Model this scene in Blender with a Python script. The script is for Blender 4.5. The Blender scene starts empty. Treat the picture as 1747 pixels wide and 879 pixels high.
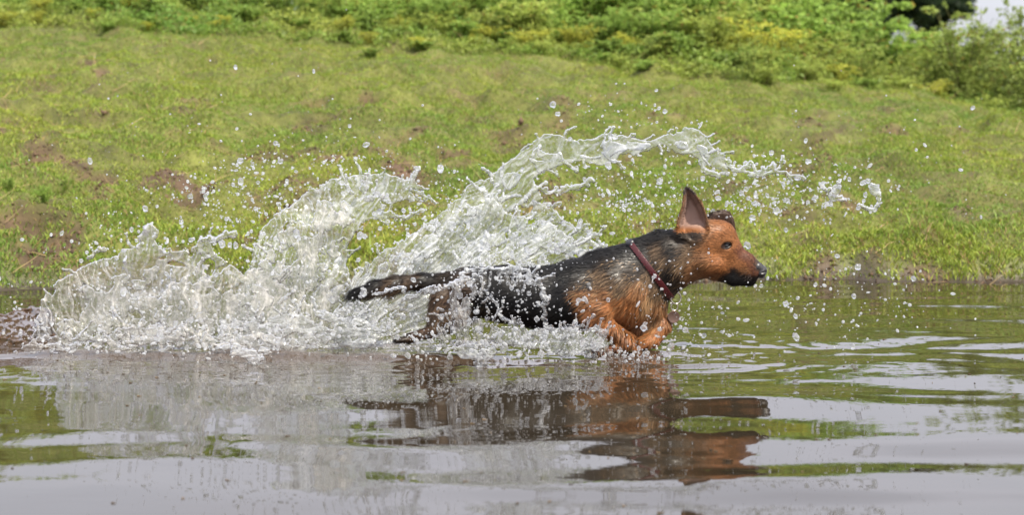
import bpy, math, random
import numpy as np
from mathutils import Vector

# ---------------------------------------------------------------- camera, world, sun, exposure
SC = bpy.context.scene
COL = SC.collection
DIST, CAMZ, FPX, HOR = 5.0, 0.65, 3000.0, 210.0
cam_data = bpy.data.cameras.new('camera')
cam = bpy.data.objects.new('camera', cam_data)
COL.objects.link(cam)
cam.location = (0, -DIST, CAMZ)
cam.rotation_euler = (math.radians(90), 0, 0)
cam_data.sensor_width = 36.0
cam_data.lens = 36.0 * FPX / 1747.0
cam_data.shift_y = -(439.5 - HOR) / 1747.0
cam_data.clip_start = 0.05
cam_data.clip_end = 2000
cam_data.dof.use_dof = True
cam_data.dof.focus_distance = DIST - 0.1
cam_data.dof.aperture_fstop = 4.2
SC.camera = cam

SUN_EL, SUN_AZ = 54.0, 137.0          # azimuth clockwise from +Y; 180 = behind the camera
wd = bpy.data.worlds.new('World')
SC.world = wd
wd.use_nodes = True
nt = wd.node_tree
nt.nodes.clear()
wo = nt.nodes.new('ShaderNodeOutputWorld')
bg = nt.nodes.new('ShaderNodeBackground')
sky = nt.nodes.new('ShaderNodeTexSky')
sky.sky_type = 'NISHITA'
sky.sun_disc = False
sky.sun_elevation = math.radians(SUN_EL)
sky.sun_rotation = math.radians(SUN_AZ)
sky.air_density = 1.4
sky.dust_density = 4.0
sky.ozone_density = 1.0
# thin high cloud veiling the blue
tc = nt.nodes.new('ShaderNodeTexCoord')
mp = nt.nodes.new('ShaderNodeMapping')
mp.inputs['Scale'].default_value = (1.0, 1.0, 3.5)
cn = nt.nodes.new('ShaderNodeTexNoise')
cn.inputs['Scale'].default_value = 2.2
cn.inputs['Detail'].default_value = 6
cn.inputs['Roughness'].default_value = 0.55
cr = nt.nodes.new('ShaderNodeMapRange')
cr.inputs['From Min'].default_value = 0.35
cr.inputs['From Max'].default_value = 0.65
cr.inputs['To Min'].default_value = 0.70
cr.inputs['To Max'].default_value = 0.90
cm = nt.nodes.new('ShaderNodeMix')
cm.data_type = 'RGBA'
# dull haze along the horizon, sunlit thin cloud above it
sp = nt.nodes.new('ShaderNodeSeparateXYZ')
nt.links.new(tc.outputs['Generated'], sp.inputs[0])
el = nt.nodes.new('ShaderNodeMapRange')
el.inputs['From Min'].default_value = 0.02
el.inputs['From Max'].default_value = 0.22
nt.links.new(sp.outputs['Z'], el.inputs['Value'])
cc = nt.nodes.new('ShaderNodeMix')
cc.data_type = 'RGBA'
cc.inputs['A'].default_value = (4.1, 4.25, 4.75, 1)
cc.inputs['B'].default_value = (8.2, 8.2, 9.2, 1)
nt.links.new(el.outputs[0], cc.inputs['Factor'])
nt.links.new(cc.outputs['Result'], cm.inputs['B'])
nt.links.new(tc.outputs['Generated'], mp.inputs['Vector'])
nt.links.new(mp.outputs[0], cn.inputs['Vector'])
nt.links.new(cn.outputs['Fac'], cr.inputs['Value'])
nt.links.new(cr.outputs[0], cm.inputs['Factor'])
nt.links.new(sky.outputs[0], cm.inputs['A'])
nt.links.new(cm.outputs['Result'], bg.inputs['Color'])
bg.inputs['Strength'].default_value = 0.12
nt.links.new(bg.outputs[0], wo.inputs['Surface'])

sd = bpy.data.lights.new('sun', 'SUN')
sd.energy = 5.0
sd.angle = math.radians(0.6)
sd.color = (1.0, 0.93, 0.80)
sun = bpy.data.objects.new('sun', sd)
COL.objects.link(sun)
_e, _a = math.radians(SUN_EL), math.radians(SUN_AZ)
_dir = Vector((math.sin(_a) * math.cos(_e), math.cos(_a) * math.cos(_e), math.sin(_e)))
sun.rotation_euler = _dir.to_track_quat('Z', 'Y').to_euler()

SC.view_settings.view_transform = 'Standard'
SC.view_settings.look = 'None'
SC.view_settings.exposure = 0.55
SC.view_settings.gamma = 1.0
SC.render.engine = 'CYCLES'
SC.cycles.max_bounces = 10
SC.cycles.transmission_bounces = 8
SC.cycles.transparent_max_bounces = 16
SC.cycles.glossy_bounces = 4
SC.cycles.diffuse_bounces = 3
SC.cycles.sample_clamp_indirect = 3.0
SC.cycles.use_denoising = True
SC.cycles.denoiser = 'OPENIMAGEDENOISE'
SC.cycles.denoising_input_passes = 'RGB_ALBEDO_NORMAL'

# ---------------------------------------------------------------- helpers
RNG = np.random.default_rng(11)
random.seed(5)

def P(px, py, y=0.0):
    """the point at depth y that the photograph shows at (px, py)"""
    d = DIST + y
    return np.stack([(px - 873.5) * d / FPX, np.broadcast_to(y, np.shape(px)) + 0.0 * px, CAMZ - (py - HOR) * d / FPX], -1)

def sstep(a, b, x):
    t = np.clip((x - a) / (b - a), 0, 1)
    return t * t * (3 - 2 * t)

def _hash(i, j, k, s):
    h = (i * 374761393 + j * 668265263 + k * 2147483647 + s * 1274126177).astype(np.int64) & 0xffffffff
    h = ((h ^ (h >> 13)) * 1274126177) & 0xffffffff
    h = ((h ^ (h >> 16)) * 2246822519) & 0xffffffff
    return h ^ (h >> 15)

def noise3(x, y, z=0.0, seed=0):
    """gradient noise, about -1..1"""
    x, y, z = np.broadcast_arrays(np.asarray(x, float), np.asarray(y, float), np.asarray(z, float))
    xi, yi, zi = np.floor(x).astype(np.int64), np.floor(y).astype(np.int64), np.floor(z).astype(np.int64)
    xf, yf, zf = x - xi, y - yi, z - zi
    u, v, w = [t * t * t * (t * (t * 6 - 15) + 10) for t in (xf, yf, zf)]
    def g(a, b, c):
        h = _hash(xi + a, yi + b, zi + c, seed)
        gx = (h & 1023) / 511.5 - 1
        gy = ((h >> 10) & 1023) / 511.5 - 1
        gz = ((h >> 20) & 1023) / 511.5 - 1
        return gx * (xf - a) + gy * (yf - b) + gz * (zf - c)
    def L(a, b, t): return a + (b - a) * t
    return 1.6 * L(L(L(g(0,0,0), g(1,0,0), u), L(g(0,1,0), g(1,1,0), u), v),
             L(L(g(0,0,1), g(1,0,1), u), L(g(0,1,1), g(1,1,1), u), v), w)

def fbm(x, y, z=0.0, o=4, seed=0, gain=0.5):
    a, f, s = 1.0, 1.0, 0.0
    for i in range(o):
        s = s + a * noise3(np.asarray(x) * f, np.asarray(y) * f, np.asarray(z) * f, seed + i * 17)
        a *= gain
        f *= 2.03
    return s

def make_mesh(name, verts, faces, mat=None, colors=None, smooth=True, attrs=None):
    """faces: array n x 3 or n x 4, or a list of such arrays"""
    me = bpy.data.meshes.new(name)
    if not isinstance(faces, (list, tuple)):
        faces = [faces]
    faces = [np.asarray(f, np.int32) for f in faces if len(f)]
    v = np.asarray(verts, np.float32)
    me.vertices.add(len(v))
    me.vertices.foreach_set('co', v.ravel())
    idx = np.concatenate([f.ravel() for f in faces])
    tot = np.concatenate([np.full(len(f), f.shape[1], np.int32) for f in faces])
    start = np.concatenate([[0], np.cumsum(tot)[:-1]]).astype(np.int32)
    me.loops.add(len(idx))
    me.loops.foreach_set('vertex_index', idx)
    me.polygons.add(len(tot))
    me.polygons.foreach_set('loop_start', start)
    me.polygons.foreach_set('loop_total', tot)
    if smooth:
        me.polygons.foreach_set('use_smooth', np.ones(len(tot), bool))
    me.update(calc_edges=True)
    if colors is not None:
        c = np.asarray(colors, np.float32)
        if c.shape[1] == 3:
            c = np.concatenate([c, np.ones((len(c), 1), np.float32)], 1)
        ca = me.color_attributes.new('Col', 'FLOAT_COLOR', 'POINT')
        ca.data.foreach_set('color', c.ravel())
    for k, a in (attrs or {}).items():
        at = me.attributes.new(k, 'FLOAT', 'POINT')
        at.data.foreach_set('value', np.asarray(a, np.float32))
    if mat:
        me.materials.append(mat)
    return me

def link(name, me, parent=None, **props):
    o = bpy.data.objects.new(name, me)
    COL.objects.link(o)
    if parent is not None:
        o.parent = parent
    for k, v in props.items():
        o[k] = v
    return o

def grid_faces(nu, nv):
    i = np.arange(nu - 1)[:, None] * nv + np.arange(nv - 1)[None, :]
    i = i.ravel()
    return np.stack([i, i + nv, i + nv + 1, i + 1], 1)

def new_mat(name):
    m = bpy.data.materials.new(name)
    m.use_nodes = True
    n = m.node_tree
    n.nodes.clear()
    out = n.nodes.new('ShaderNodeOutputMaterial')
    return m, n, out

def N(n, kind, **inp):
    nd = n.nodes.new(kind)
    for k, v in inp.items():
        k2 = k.replace('_', ' ')
        if k2 in nd.inputs:
            nd.inputs[k2].default_value = v
    return nd

# ---------------------------------------------------------------- materials
def mat_foliage(name, rough=0.55, trans=0.3, spec=0.3):
    m, n, out = new_mat(name)
    at = N(n, 'ShaderNodeAttribute'); at.attribute_name = 'Col'
    oi = N(n, 'ShaderNodeObjectInfo')
    hs = N(n, 'ShaderNodeHueSaturation')
    mr = N(n, 'ShaderNodeMapRange'); mr.inputs['To Min'].default_value = 0.9; mr.inputs['To Max'].default_value = 1.3
    n.links.new(oi.outputs['Random'], mr.inputs['Value'])
    n.links.new(mr.outputs[0], hs.inputs['Value'])
    n.links.new(at.outputs['Color'], hs.inputs['Color'])
    p = N(n, 'ShaderNodeBsdfPrincipled', Roughness=rough)
    p.inputs['Specular IOR Level'].default_value = spec
    tr = N(n, 'ShaderNodeBsdfTranslucent')
    mx = N(n, 'ShaderNodeMixShader', Fac=trans)
    n.links.new(hs.outputs[0], p.inputs['Base Color'])
    n.links.new(hs.outputs[0], tr.inputs['Color'])
    n.links.new(p.outputs[0], mx.inputs[1]); n.links.new(tr.outputs[0], mx.inputs[2])
    n.links.new(mx.outputs[0], out.inputs['Surface'])
    return m

M_GRASS = mat_foliage('grass_blades')
M_LEAF = mat_foliage('weed_leaves', rough=0.5, trans=0.48)
M_BARK = mat_foliage('bark', rough=0.9, trans=0.0)

def mat_soil():
    m, n, out = new_mat('bank_soil')
    at = N(n, 'ShaderNodeAttribute'); at.attribute_name = 'Col'
    tcn = N(n, 'ShaderNodeTexCoord')
    n1 = N(n, 'ShaderNodeTexNoise', Scale=14.0, Detail=8.0, Roughness=0.65)
    n.links.new(tcn.outputs['Object'], n1.inputs['Vector'])
    mr = N(n, 'ShaderNodeMapRange'); mr.inputs['From Min'].default_value = 0.3; mr.inputs['From Max'].default_value = 0.7
    mr.inputs['To Min'].default_value = 0.55; mr.inputs['To Max'].default_value = 1.4
    n.links.new(n1.outputs['Fac'], mr.inputs['Value'])
    mul = N(n, 'ShaderNodeMix'); mul.data_type = 'RGBA'; mul.blend_type = 'MULTIPLY'; mul.inputs['Factor'].default_value = 1
    n.links.new(at.outputs['Color'], mul.inputs['A']); n.links.new(mr.outputs[0], mul.inputs['B'])
    wet = N(n, 'ShaderNodeAttribute'); wet.attribute_name = 'wet'
    rr = N(n, 'ShaderNodeMapRange'); rr.inputs['To Min'].default_value = 0.95; rr.inputs['To Max'].default_value = 0.28
    n.links.new(wet.outputs['Fac'], rr.inputs['Value'])
    p = N(n, 'ShaderNodeBsdfPrincipled')
    n.links.new(mul.outputs['Result'], p.inputs['Base Color'])
    n.links.new(rr.outputs[0], p.inputs['Roughness'])
    n2 = N(n, 'ShaderNodeTexNoise', Scale=60.0, Detail=6.0, Roughness=0.7)
    n.links.new(tcn.outputs['Object'], n2.inputs['Vector'])
    bp = N(n, 'ShaderNodeBump', Strength=0.6, Distance=0.012)
    n.links.new(n2.outputs['Fac'], bp.inputs['Height']); n.links.new(bp.outputs[0], p.inputs['Normal'])
    n.links.new(p.outputs[0], out.inputs['Surface'])
    return m
M_SOIL = mat_soil()

def mat_river():
    m, n, out = new_mat('river_water')
    tcn = N(n, 'ShaderNodeTexCoord')
    mpn = N(n, 'ShaderNodeMapping'); mpn.inputs['Scale'].default_value = (1.0, 2.4, 1.0)
    n.links.new(tcn.outputs['Object'], mpn.inputs['Vector'])
    n1 = N(n, 'ShaderNodeTexNoise', Scale=9.0, Detail=3.0, Roughness=0.5)
    n.links.new(mpn.outputs[0], n1.inputs['Vector'])
    bp = N(n, 'ShaderNodeBump', Strength=0.018, Distance=0.01)
    n.links.new(n1.outputs['Fac'], bp.inputs['Height'])
    p = N(n, 'ShaderNodeBsdfPrincipled', Roughness=0.015, IOR=1.45)
    p.inputs['Base Color'].default_value = (0.045, 0.036, 0.028, 1)
    # stirred-up silt colours the water where the dog ran
    sl = N(n, 'ShaderNodeAttribute'); sl.attribute_name = 'silt'
    mc = N(n, 'ShaderNodeMix'); mc.data_type = 'RGBA'
    mc.inputs['A'].default_value = (0.024, 0.018, 0.011, 1); mc.inputs['B'].default_value = (0.062, 0.043, 0.030, 1)
    n.links.new(sl.outputs['Fac'], mc.inputs['Factor']); n.links.new(mc.outputs['Result'], p.inputs['Base Color'])
    n.links.new(bp.outputs[0], p.inputs['Normal'])
    n.links.new(p.outputs[0], out.inputs['Surface'])
    return m
M_RIVER = mat_river()

# ---------------------------------------------------------------- the bank
def shore_y(x):
    return 1.92 + 0.30 * sstep(-2.0, 0.9, x) + 0.12 * noise3(x * 1.3, 3.1, seed=4) + 0.10 * noise3(x * 3.1, 7.7, seed=5) + 0.05 * noise3(x * 8.1, 2.7, seed=6)

def bank_edge(x):
    """height of the terrain where the weeds begin and the y it has"""
    return 1.30 - 0.17 * sstep(-2.5, 0.6, x) - 0.50 * sstep(0.6, 3.4, x)

def bank_z(x, y):
    ys = shore_y(x)
    t = y - ys
    yb = 8.0 - 1.0 * sstep(0.5, 3.0, x)
    lip = (0.075 + 0.07 * noise3(x * 1.1, 0.3, seed=8) + 0.05 * noise3(x * 4.7, y * 2, seed=9) + 0.06 * (1 - sstep(-2.4, -1.4, x))) * sstep(0.0, 0.12, t)
    zb = bank_edge(x)
    up = zb * np.clip(t / (yb - ys), -0.3, 1) * sstep(-0.2, 0.3, t)
    over = np.clip(y - yb, 0, 40)
    up = up + 0.035 * over * (1 - sstep(2, 3.8, x)) * np.exp(-over / 14)
    bumps = 0.035 * fbm(x * 1.6, y * 1.6, 0, 3, 21) * sstep(0, 0.8, t) + 0.030 * fbm(x * 5.5, y * 4.5, 0, 3, 31) * sstep(0.0, 0.3, t)
    terr = 0.05 * noise3(x * 0.35, (y - 0.25 * x) * 1.1, seed=41) * sstep(0.3, 1.2, t)
    terr = terr + 0.055 * (1 - sstep(0.0, 0.35, np.abs(fbm(x * 0.8 + 0.3 * y, y * 1.3, 0, 3, 43)))) * sstep(0.1, 0.5, t) * (1 - 0.5 * sstep(3, 5, t)) + 0.05 * np.clip(fbm(x * 2.7, y * 3.2, 0, 2, 45), 0, 1) * sstep(0.0, 0.12, t) * (1 - sstep(0.2, 0.9, t))
    under = -0.35 * sstep(0.0, -1.2, t) + np.minimum(t, 0) * 0.12
    hol = 0
    for (hx, hy, rx) in HOLLOWS:
        hol = hol + 0.085 * np.exp(-((x - hx) / rx) ** 2 - ((y - hy + 0.04 * noise3(x * 9, y * 3, seed=47)) / 0.10) ** 2)
    return lip + up + bumps + terr + under - hol * sstep(0.0, 0.15, t)

def bare_mask(x, y):
    """0 grassy .. 1 bare soil"""
    ys = shore_y(x)
    t = y - ys
    a = fbm(x * 1.15 + 0.6 * y, y * 1.25 - 0.3 * x, 0, 4, 51)
    low = (1 - sstep(0.8, 4.2, t))
    m = sstep(0.62 - 0.33 * low, 0.95 - 0.33 * low, a) * (1 - 0.8 * sstep(0.9, 1.7, x))
    m = np.maximum(m, (1 - sstep(0.0, 0.06, t + 0.07 * fbm(x * 3, y * 6, 0, 3, 61))) * (0.35 + 0.65 * sstep(-0.1, 0.35, fbm(x * 2.1, 4.4, 0, 2, 63))))
    m = np.maximum(m, 0.62 * sstep(0.12, 0.6, fbm(x * 2.6 - y, y * 2.2, 0, 4, 65)) * (1 - 0.55 * sstep(2.5, 5.5, t)))
    for (hx, hy, rx) in HOLLOWS:
        m = np.maximum(m, 0.93 * np.exp(-((x - hx) / rx / .9) ** 4 - ((y - hy - 0.03) / 0.12) ** 4))
    # the worn, reddish earth patches the photograph shows
    for (px, py, rx, ry) in BARE:
        d = DIST + py_depth(px, py)
        cx = (px - 873.5) * d / FPX
        cy = d - DIST
        q = ((x - cx) / (rx * d / FPX)) ** 2 + ((y - cy) / ry) ** 2
        m = np.maximum(m, 0.95 * (1 - sstep(0.2, 1.15, q + 1.1 * fbm(x * 6, y * 5, 0, 3, 71) + .25)))
    return m

def py_depth(px, py):
    """y of the bank surface seen at (px, py), by marching along the ray"""
    ds = np.linspace(6.7, 16, 500)
    x = (px - 873.5) * ds / FPX
    z = CAMZ - (py - HOR) * ds / FPX
    zz = _bz_plain(x, ds - DIST)
    k = np.argmax(zz > z)
    return ds[k] - DIST if (zz > z).any() else 8.0

def _bz_plain(x, y):
    ys = shore_y(x)
    yb = 8.0 - 1.0 * sstep(0.5, 3.0, x)
    return 0.07 + bank_edge(x) * np.clip((y - ys) / (yb - ys), 0, 1)

def _hollows():
    out = []
    for (px, py, w) in ((100, 418, 42), (35, 405, 40), (250, 330, 26), (160, 322, 40), (1415, 448, 26), (1590, 452, 34), (1490, 470, 30), (1675, 472, 26), (1360, 368, 30), (1440, 352, 34), (770, 272, 28), (660, 275, 18), (625, 188, 16), (330, 350, 26), (1530, 245, 30), (1240, 462, 26), (60, 300, 40), (1300, 478, 20), (1545, 474, 26), (1720, 474, 30), (20, 470, 40), (130, 462, 30), (60, 440, 50)):
        y = py_depth(px, py)
        out.append(((px - 873.5) * (y + DIST) / FPX, y, w * (y + DIST) / FPX))
    return out
HOLLOWS = _hollows()

BARE = [(70, 305, 110, 0.18), (150, 320, 60, 0.15), (175, 160, 20, 0.12), (625, 185, 22, 0.10), (770, 270, 34, 0.18),
        (320, 345, 50, 0.14), (40, 405, 70, 0.10), (95, 415, 40, 0.07), (250, 285, 45, 0.1), (560, 290, 60, 0.12),
        (1520, 243, 26, 0.10), (1430, 350, 60, 0.16), (1360, 365, 35, 0.13), (1415, 445, 30, 0.08), (1590, 445, 45, 0.07),
        (1500, 470, 60, 0.05), (1690, 475, 45, 0.05), (660, 270, 25, 0.12), (440, 350, 30, 0.1), (1200, 470, 60, 0.06),
        (20, 265, 50, 0.12), (480, 345, 50, 0.1), (980, 215, 50, 0.1)]

def axis(a, b, n, far, nf):
    core = np.linspace(a, b, n)
    step = core[1] - core[0]
    g = step * np.cumsum(1.16 ** np.arange(1, nf))
    g = g[g < far]
    g = np.append(g, far)
    return np.concatenate([(a - g)[::-1], core, b + g])

xs = axis(-4.4, 4.4, 380, 220, 60)
ys_core = np.concatenate([np.linspace(1.2, 3.0, 100, endpoint=False), np.linspace(3.0, 10.0, 140, endpoint=False),
                          10 + np.cumsum(0.05 * 1.09 ** np.arange(75))])
yy_ = np.concatenate([[-120, -60, -30, -15, -8, -5, -3, -2, -1, -0.3, 0.3, 0.8, 1.05], ys_core, [ys_core[-1] * 1.4, ys_core[-1] * 2.2]])
GX, GY = np.meshgrid(xs, yy_, indexing='ij')
GZ = bank_z(GX, GY)
BM = bare_mask(GX, GY)
tt = GY - shore_y(GX)
green = np.array([0.105, 0.112, 0.024])
soil = np.array([0.088, 0.054, 0.032])
gn = fbm(GX * 2.3, GY * 2.3, 0, 3, 81)[..., None]
colr = green * (1 + 0.35 * gn) * (1 - BM[..., None]) + soil * (1 + 0.3 * gn) * BM[..., None]
mudw = (1 - sstep(0.0, 0.08, tt))[..., None]
colr = colr * (1 - mudw) + np.array([0.060, 0.046, 0.036]) * mudw
bank = link('grass_bank', make_mesh('grass_bank', np.stack([GX, GY, GZ], -1).reshape(-1, 3), grid_faces(*GX.shape), M_SOIL,
            np.clip(colr, 0.004, 1).reshape(-1, 3), attrs={'wet': (1 - sstep(0.02, 0.16, tt)).ravel()}), kind='structure')

# ---------------------------------------------------------------- the water surface: long low ripples, stirred near the dog
def silt_mask(x, y):
    return np.clip(np.exp(-((x + 0.45) / 1.25) ** 4 - ((y + 0.06) / 0.34) ** 2) * 1.0, 0, 1)

def water_z(x, y):
    """the river's surface height"""
    wx = x + 0.25 * noise3(x * 0.5, y * 0.9, seed=91)
    wy = y + 0.20 * noise3(x * 0.9, y * 1.1, seed=92) + 0.07 * noise3(x * 2.6, y * 2.0, seed=103) - 0.05 * x
    calm = 1.0 - 0.15 * sstep(-0.9, -2.6, y)
    rgt = 0.55 + 0.6 * sstep(-0.6, 1.3, x)
    z = 0.0062 * noise3(wx * 1.3, wy * 2.3, 0.2, 93) * calm
    z = z + 0.0036 * noise3(wx * 2.1 + 3, wy * 4.6, 1.2, 94) * calm * rgt
    z = z + 0.0009 * noise3(wx * 4.2, wy * 9.5, 2.2, 95) * rgt * sstep(-1.6, 0.6, y)
    z = z + 0.00032 * noise3(wx * 7, wy * 24, 3.2, 96) * sstep(-1.3, -0.2, y) * (0.4 + 0.9 * np.clip(noise3(x * 1.5, y * 2.5, seed=102) + .3, 0, 1))
    # wake and churn
    near = np.exp(-((x + 0.35) / 1.35) ** 4 - ((y - 0.05) / 0.42) ** 2)
    z = z + near * (0.005 * fbm(x * 3, y * 8, 0.4, 3, 97) + 0.0035 * noise3(x * 24, y * 30, 0.7, 98))
    # ring ripples spreading towards the viewer
    for (cx, cy, amp, wl, rad) in ((0.42, -0.02, 0.0012, 0.085, 0.55), (-0.06, -1.30, 0.0004, 0.05, 0.12)):
        r = np.sqrt((x - cx) ** 2 + (y - cy) ** 2)
        z = z + 0.6 * amp * np.sin(2 * np.pi * r / wl + 1.5 * noise3(x * 2, y * 2, seed=99)) * np.exp(-((r - rad * 0.5) / (rad * 0.5)) ** 2)
    # muddy lip of water thrown up under the splash
    z = z + 0.022 * np.exp(-((y + 0.10 + 0.05 * noise3(x * 3, 0.5, seed=100)) / 0.07) ** 2) * np.exp(-((x + 0.75) / 0.72) ** 4) * (0.7 + 0.6 * noise3(x * 6, 1.5, seed=101))
    return z

wx_ = axis(-2.2, 2.2, 350, 220, 60)
dd = 1.75 * (9.6 / 1.75) ** np.linspace(0, 1, 420)
wy_ = dd - DIST
wy_ = np.concatenate([[-120, -60, -30, -15, -9, -6, -5, -4.2, -3.7, -3.4], wy_, [5.0, 5.5]])
WX, WY = np.meshgrid(wx_, wy_, indexing='ij')
edge_fade = (1 - sstep(2.2, 3.5, np.abs(WX)) * 0.999) * sstep(-3.6, -3.2, WY)
WZ = water_z(WX, WY) * edge_fade
river = link('river_water', make_mesh('river_water', np.stack([WX, WY, WZ], -1).reshape(-1, 3), grid_faces(*WX.shape), M_RIVER,
             attrs={'silt': silt_mask(WX, WY).ravel()}), kind='structure')
# ---------------------------------------------------------------- short bank grass (nobody could count the blades)
def build_grass(n):
    d = np.sqrt(RNG.uniform(6.5 ** 2, 13.6 ** 2, n * 2))
    # more blades near, fewer far
    keep = RNG.random(len(d)) < (8.0 / d) ** 1.6 * 1.1
    d = d[keep]
    side = RNG.random(len(d)) < 0.12
    x = RNG.uniform(-1, 1, len(d)) * (d * 0.305 + 0.25)
    x = np.where(side, np.sign(x) * (d * 0.305 + 0.25 + RNG.random(len(d)) * 2.2), x)
    y = d - DIST
    t = y - shore_y(x)
    bm = bare_mask(x, y)
    patch = fbm(x * 1.9, y * 2.1, 0, 3, 111)
    ok = (t > 0.004) & (RNG.random(len(d)) > bm * 0.86) & (RNG.random(len(d)) < 0.84 + 0.7 * patch)
    x, y, t, patch, bm = x[ok][:n], y[ok][:n], t[ok][:n], patch[ok][:n], bm[ok][:n]
    m = len(x)
    z = bank_z(x, y) - 0.003
    near = 1 - sstep(0.1, 1.1, t)
    tuft = sstep(0.15, 0.6, fbm(x * 3.3, y * 3.0, 0, 2, 121))
    h = (0.012 + 0.012 * RNG.random(m)) * (1 + 0.25 * near + 0.7 * tuft * (0.3 + near)) * (1 + 0.5 * patch)
    h *= np.where(RNG.random(m) < 0.012, 2.3, 1)
    w = RNG.uniform(0.0015, 0.0030, m) * (1 + 0.35 * near)
    a = RNG.uniform(0, 2 * np.pi, m)
    lean = RNG.uniform(0.15, 1.15, m) * h
    b = a + RNG.normal(0, 0.9, m) + np.pi / 2
    dx, dy = np.cos(b) * lean, np.sin(b) * lean
    wx0, wy0 = np.cos(a) * w, np.sin(a) * w
    p0 = np.stack([x, y, z], -1)
    p1 = np.stack([x + dx * 0.35 + wx0, y + dy * 0.35 + wy0, z + h * 0.55], -1)
    p2 = np.stack([x + dx * 0.35 - wx0, y + dy * 0.35 - wy0, z + h * 0.55], -1)
    p3 = np.stack([x + dx, y + dy, z + h], -1)
    v = np.stack([p0, p1, p3, p2], 1).reshape(-1, 3)
    f = np.arange(m * 4).reshape(m, 4)
    tone = 1.3 * noise3(x * 0.55, y * 0.7, seed=130) + noise3(x * 1.3, y * 1.5, seed=131) + 0.6 * noise3(x * 4, y * 4, seed=132)
    c0 = np.array([0.225, 0.295, 0.040]); c1 = np.array([0.335, 0.350, 0.056]); c2 = np.array([0.135, 0.230, 0.038])
    k = np.clip(0.5 + 0.55 * tone, 0, 1)[:, None]
    c = c2 * (1 - k) + c0 * k
    k2 = (np.clip(RNG.random(m) * 1.3 - 0.45 + 0.25 * tone, 0, 1) * 0.8)[:, None]
    c = c * (1 - k2) + c1 * k2
    dry = RNG.random(m) < 0.05 + 0.22 * bm + 0.05 * (t < 0.9)
    c[dry] = np.array([0.30, 0.21, 0.085]) * RNG.uniform(0.6, 1.1, (dry.sum(), 1))
    c *= RNG.uniform(0.75, 1.2, (m, 1))
    link('short_grass', make_mesh('short_grass', v, f, M_GRASS, np.repeat(c, 4, 0), smooth=False), kind='stuff',
         label='short yellow-green grass covering the sloping river bank')
build_grass(400000)

# clover and small herb leaves lying among the blades
def leaf_quads(c, s, rng, flat=0.5, aspect=0.5):
    """leaf-shaped bent quads at centres c with half-lengths s"""
    m = len(c)
    a = rng.uniform(0, 2 * np.pi, m)
    u = np.stack([np.cos(a), np.sin(a), rng.normal(0, flat, m)], -1)
    u /= np.linalg.norm(u, axis=1, keepdims=True)
    w = np.cross(u, np.stack([rng.normal(0, flat, m), rng.normal(0, flat, m), np.ones(m)], -1))
    w /= np.linalg.norm(w, axis=1, keepdims=True)
    s = np.asarray(s)[:, None]
    up = np.cross(w, u)
    v = np.stack([c - u * s, c + w * s * aspect + up * s * 0.15, c + u * s, c - w * s * aspect + up * s * 0.15], 1)
    return v.reshape(-1, 3), np.arange(m * 4).reshape(m, 4)

def build_herbs(n):
    d = RNG.uniform(6.6, 13.5, n)
    x = RNG.uniform(-1, 1, n) * (d * 0.305 + 0.2)
    y = d - DIST
    ok = (y - shore_y(x) > 0.05) & (RNG.random(n) > bare_mask(x, y)) & (fbm(x * 1.4, y * 1.4, 0, 2, 141) > -0.2)
    x, y = x[ok], y[ok]
    z = bank_z(x, y) + RNG.uniform(0.006, 0.03, len(x))
    v, f = leaf_quads(np.stack([x, y, z], -1), RNG.uniform(0.004, 0.009, len(x)), RNG, 0.45, 0.6)
    c = np.array([0.150, 0.215, 0.040]) * RNG.uniform(0.6, 1.35, (len(x), 1)) + RNG.uniform(0, 0.04, (len(x), 1)) * np.array([1, 0.5, 0])
    link('ground_herbs', make_mesh('ground_herbs', v, f, M_LEAF, np.repeat(c, 4, 0), smooth=False), kind='stuff',
         label='small round herb leaves growing between the blades of grass')
build_herbs(50000)

# crumbled earth on the bare patches
def build_crumbs(n):
    d = RNG.uniform(6.55, 12, n * 6)
    x = RNG.uniform(-1, 1, n * 6) * (d * 0.30 + 0.2)
    y = d - DIST
    t = y - shore_y(x)
    ok = (bare_mask(x, y) > 0.55) & (t > -0.03) & (RNG.random(n * 6) < 0.55 + 0.0 * t)
    x, y = x[ok][:n], y[ok][:n]
    m = len(x)
    base = np.array([[1,0,0],[-1,0,0],[0,1,0],[0,-1,0],[0,0,1],[0,0,-1]], float)
    fac = np.array([[0,2,4],[2,1,4],[1,3,4],[3,0,4],[2,0,5],[1,2,5],[3,1,5],[0,3,5]])
    s = np.exp(RNG.normal(-5.3, 0.5, m))
    v = base[None] * (s[:, None] * RNG.uniform(0.6, 1.4, (m, 3)))[:, None, :] * RNG.uniform(0.7, 1.2, (m, 6, 1))
    v += np.stack([x, y, bank_z(x, y) + s * 0.2], -1)[:, None]
    f = (fac[None] + (np.arange(m) * 6)[:, None, None]).reshape(-1, 3)
    c = np.array([0.088, 0.056, 0.035]) * RNG.uniform(0.4, 1.35, (m, 1))
    link('crumbled_earth', make_mesh('crumbled_earth', v.reshape(-1, 3), f, M_BARK, np.repeat(c, 6, 0), smooth=False), kind='stuff',
         label='crumbs of reddish brown earth on the worn patches of the bank')
build_crumbs(14000)

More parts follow.
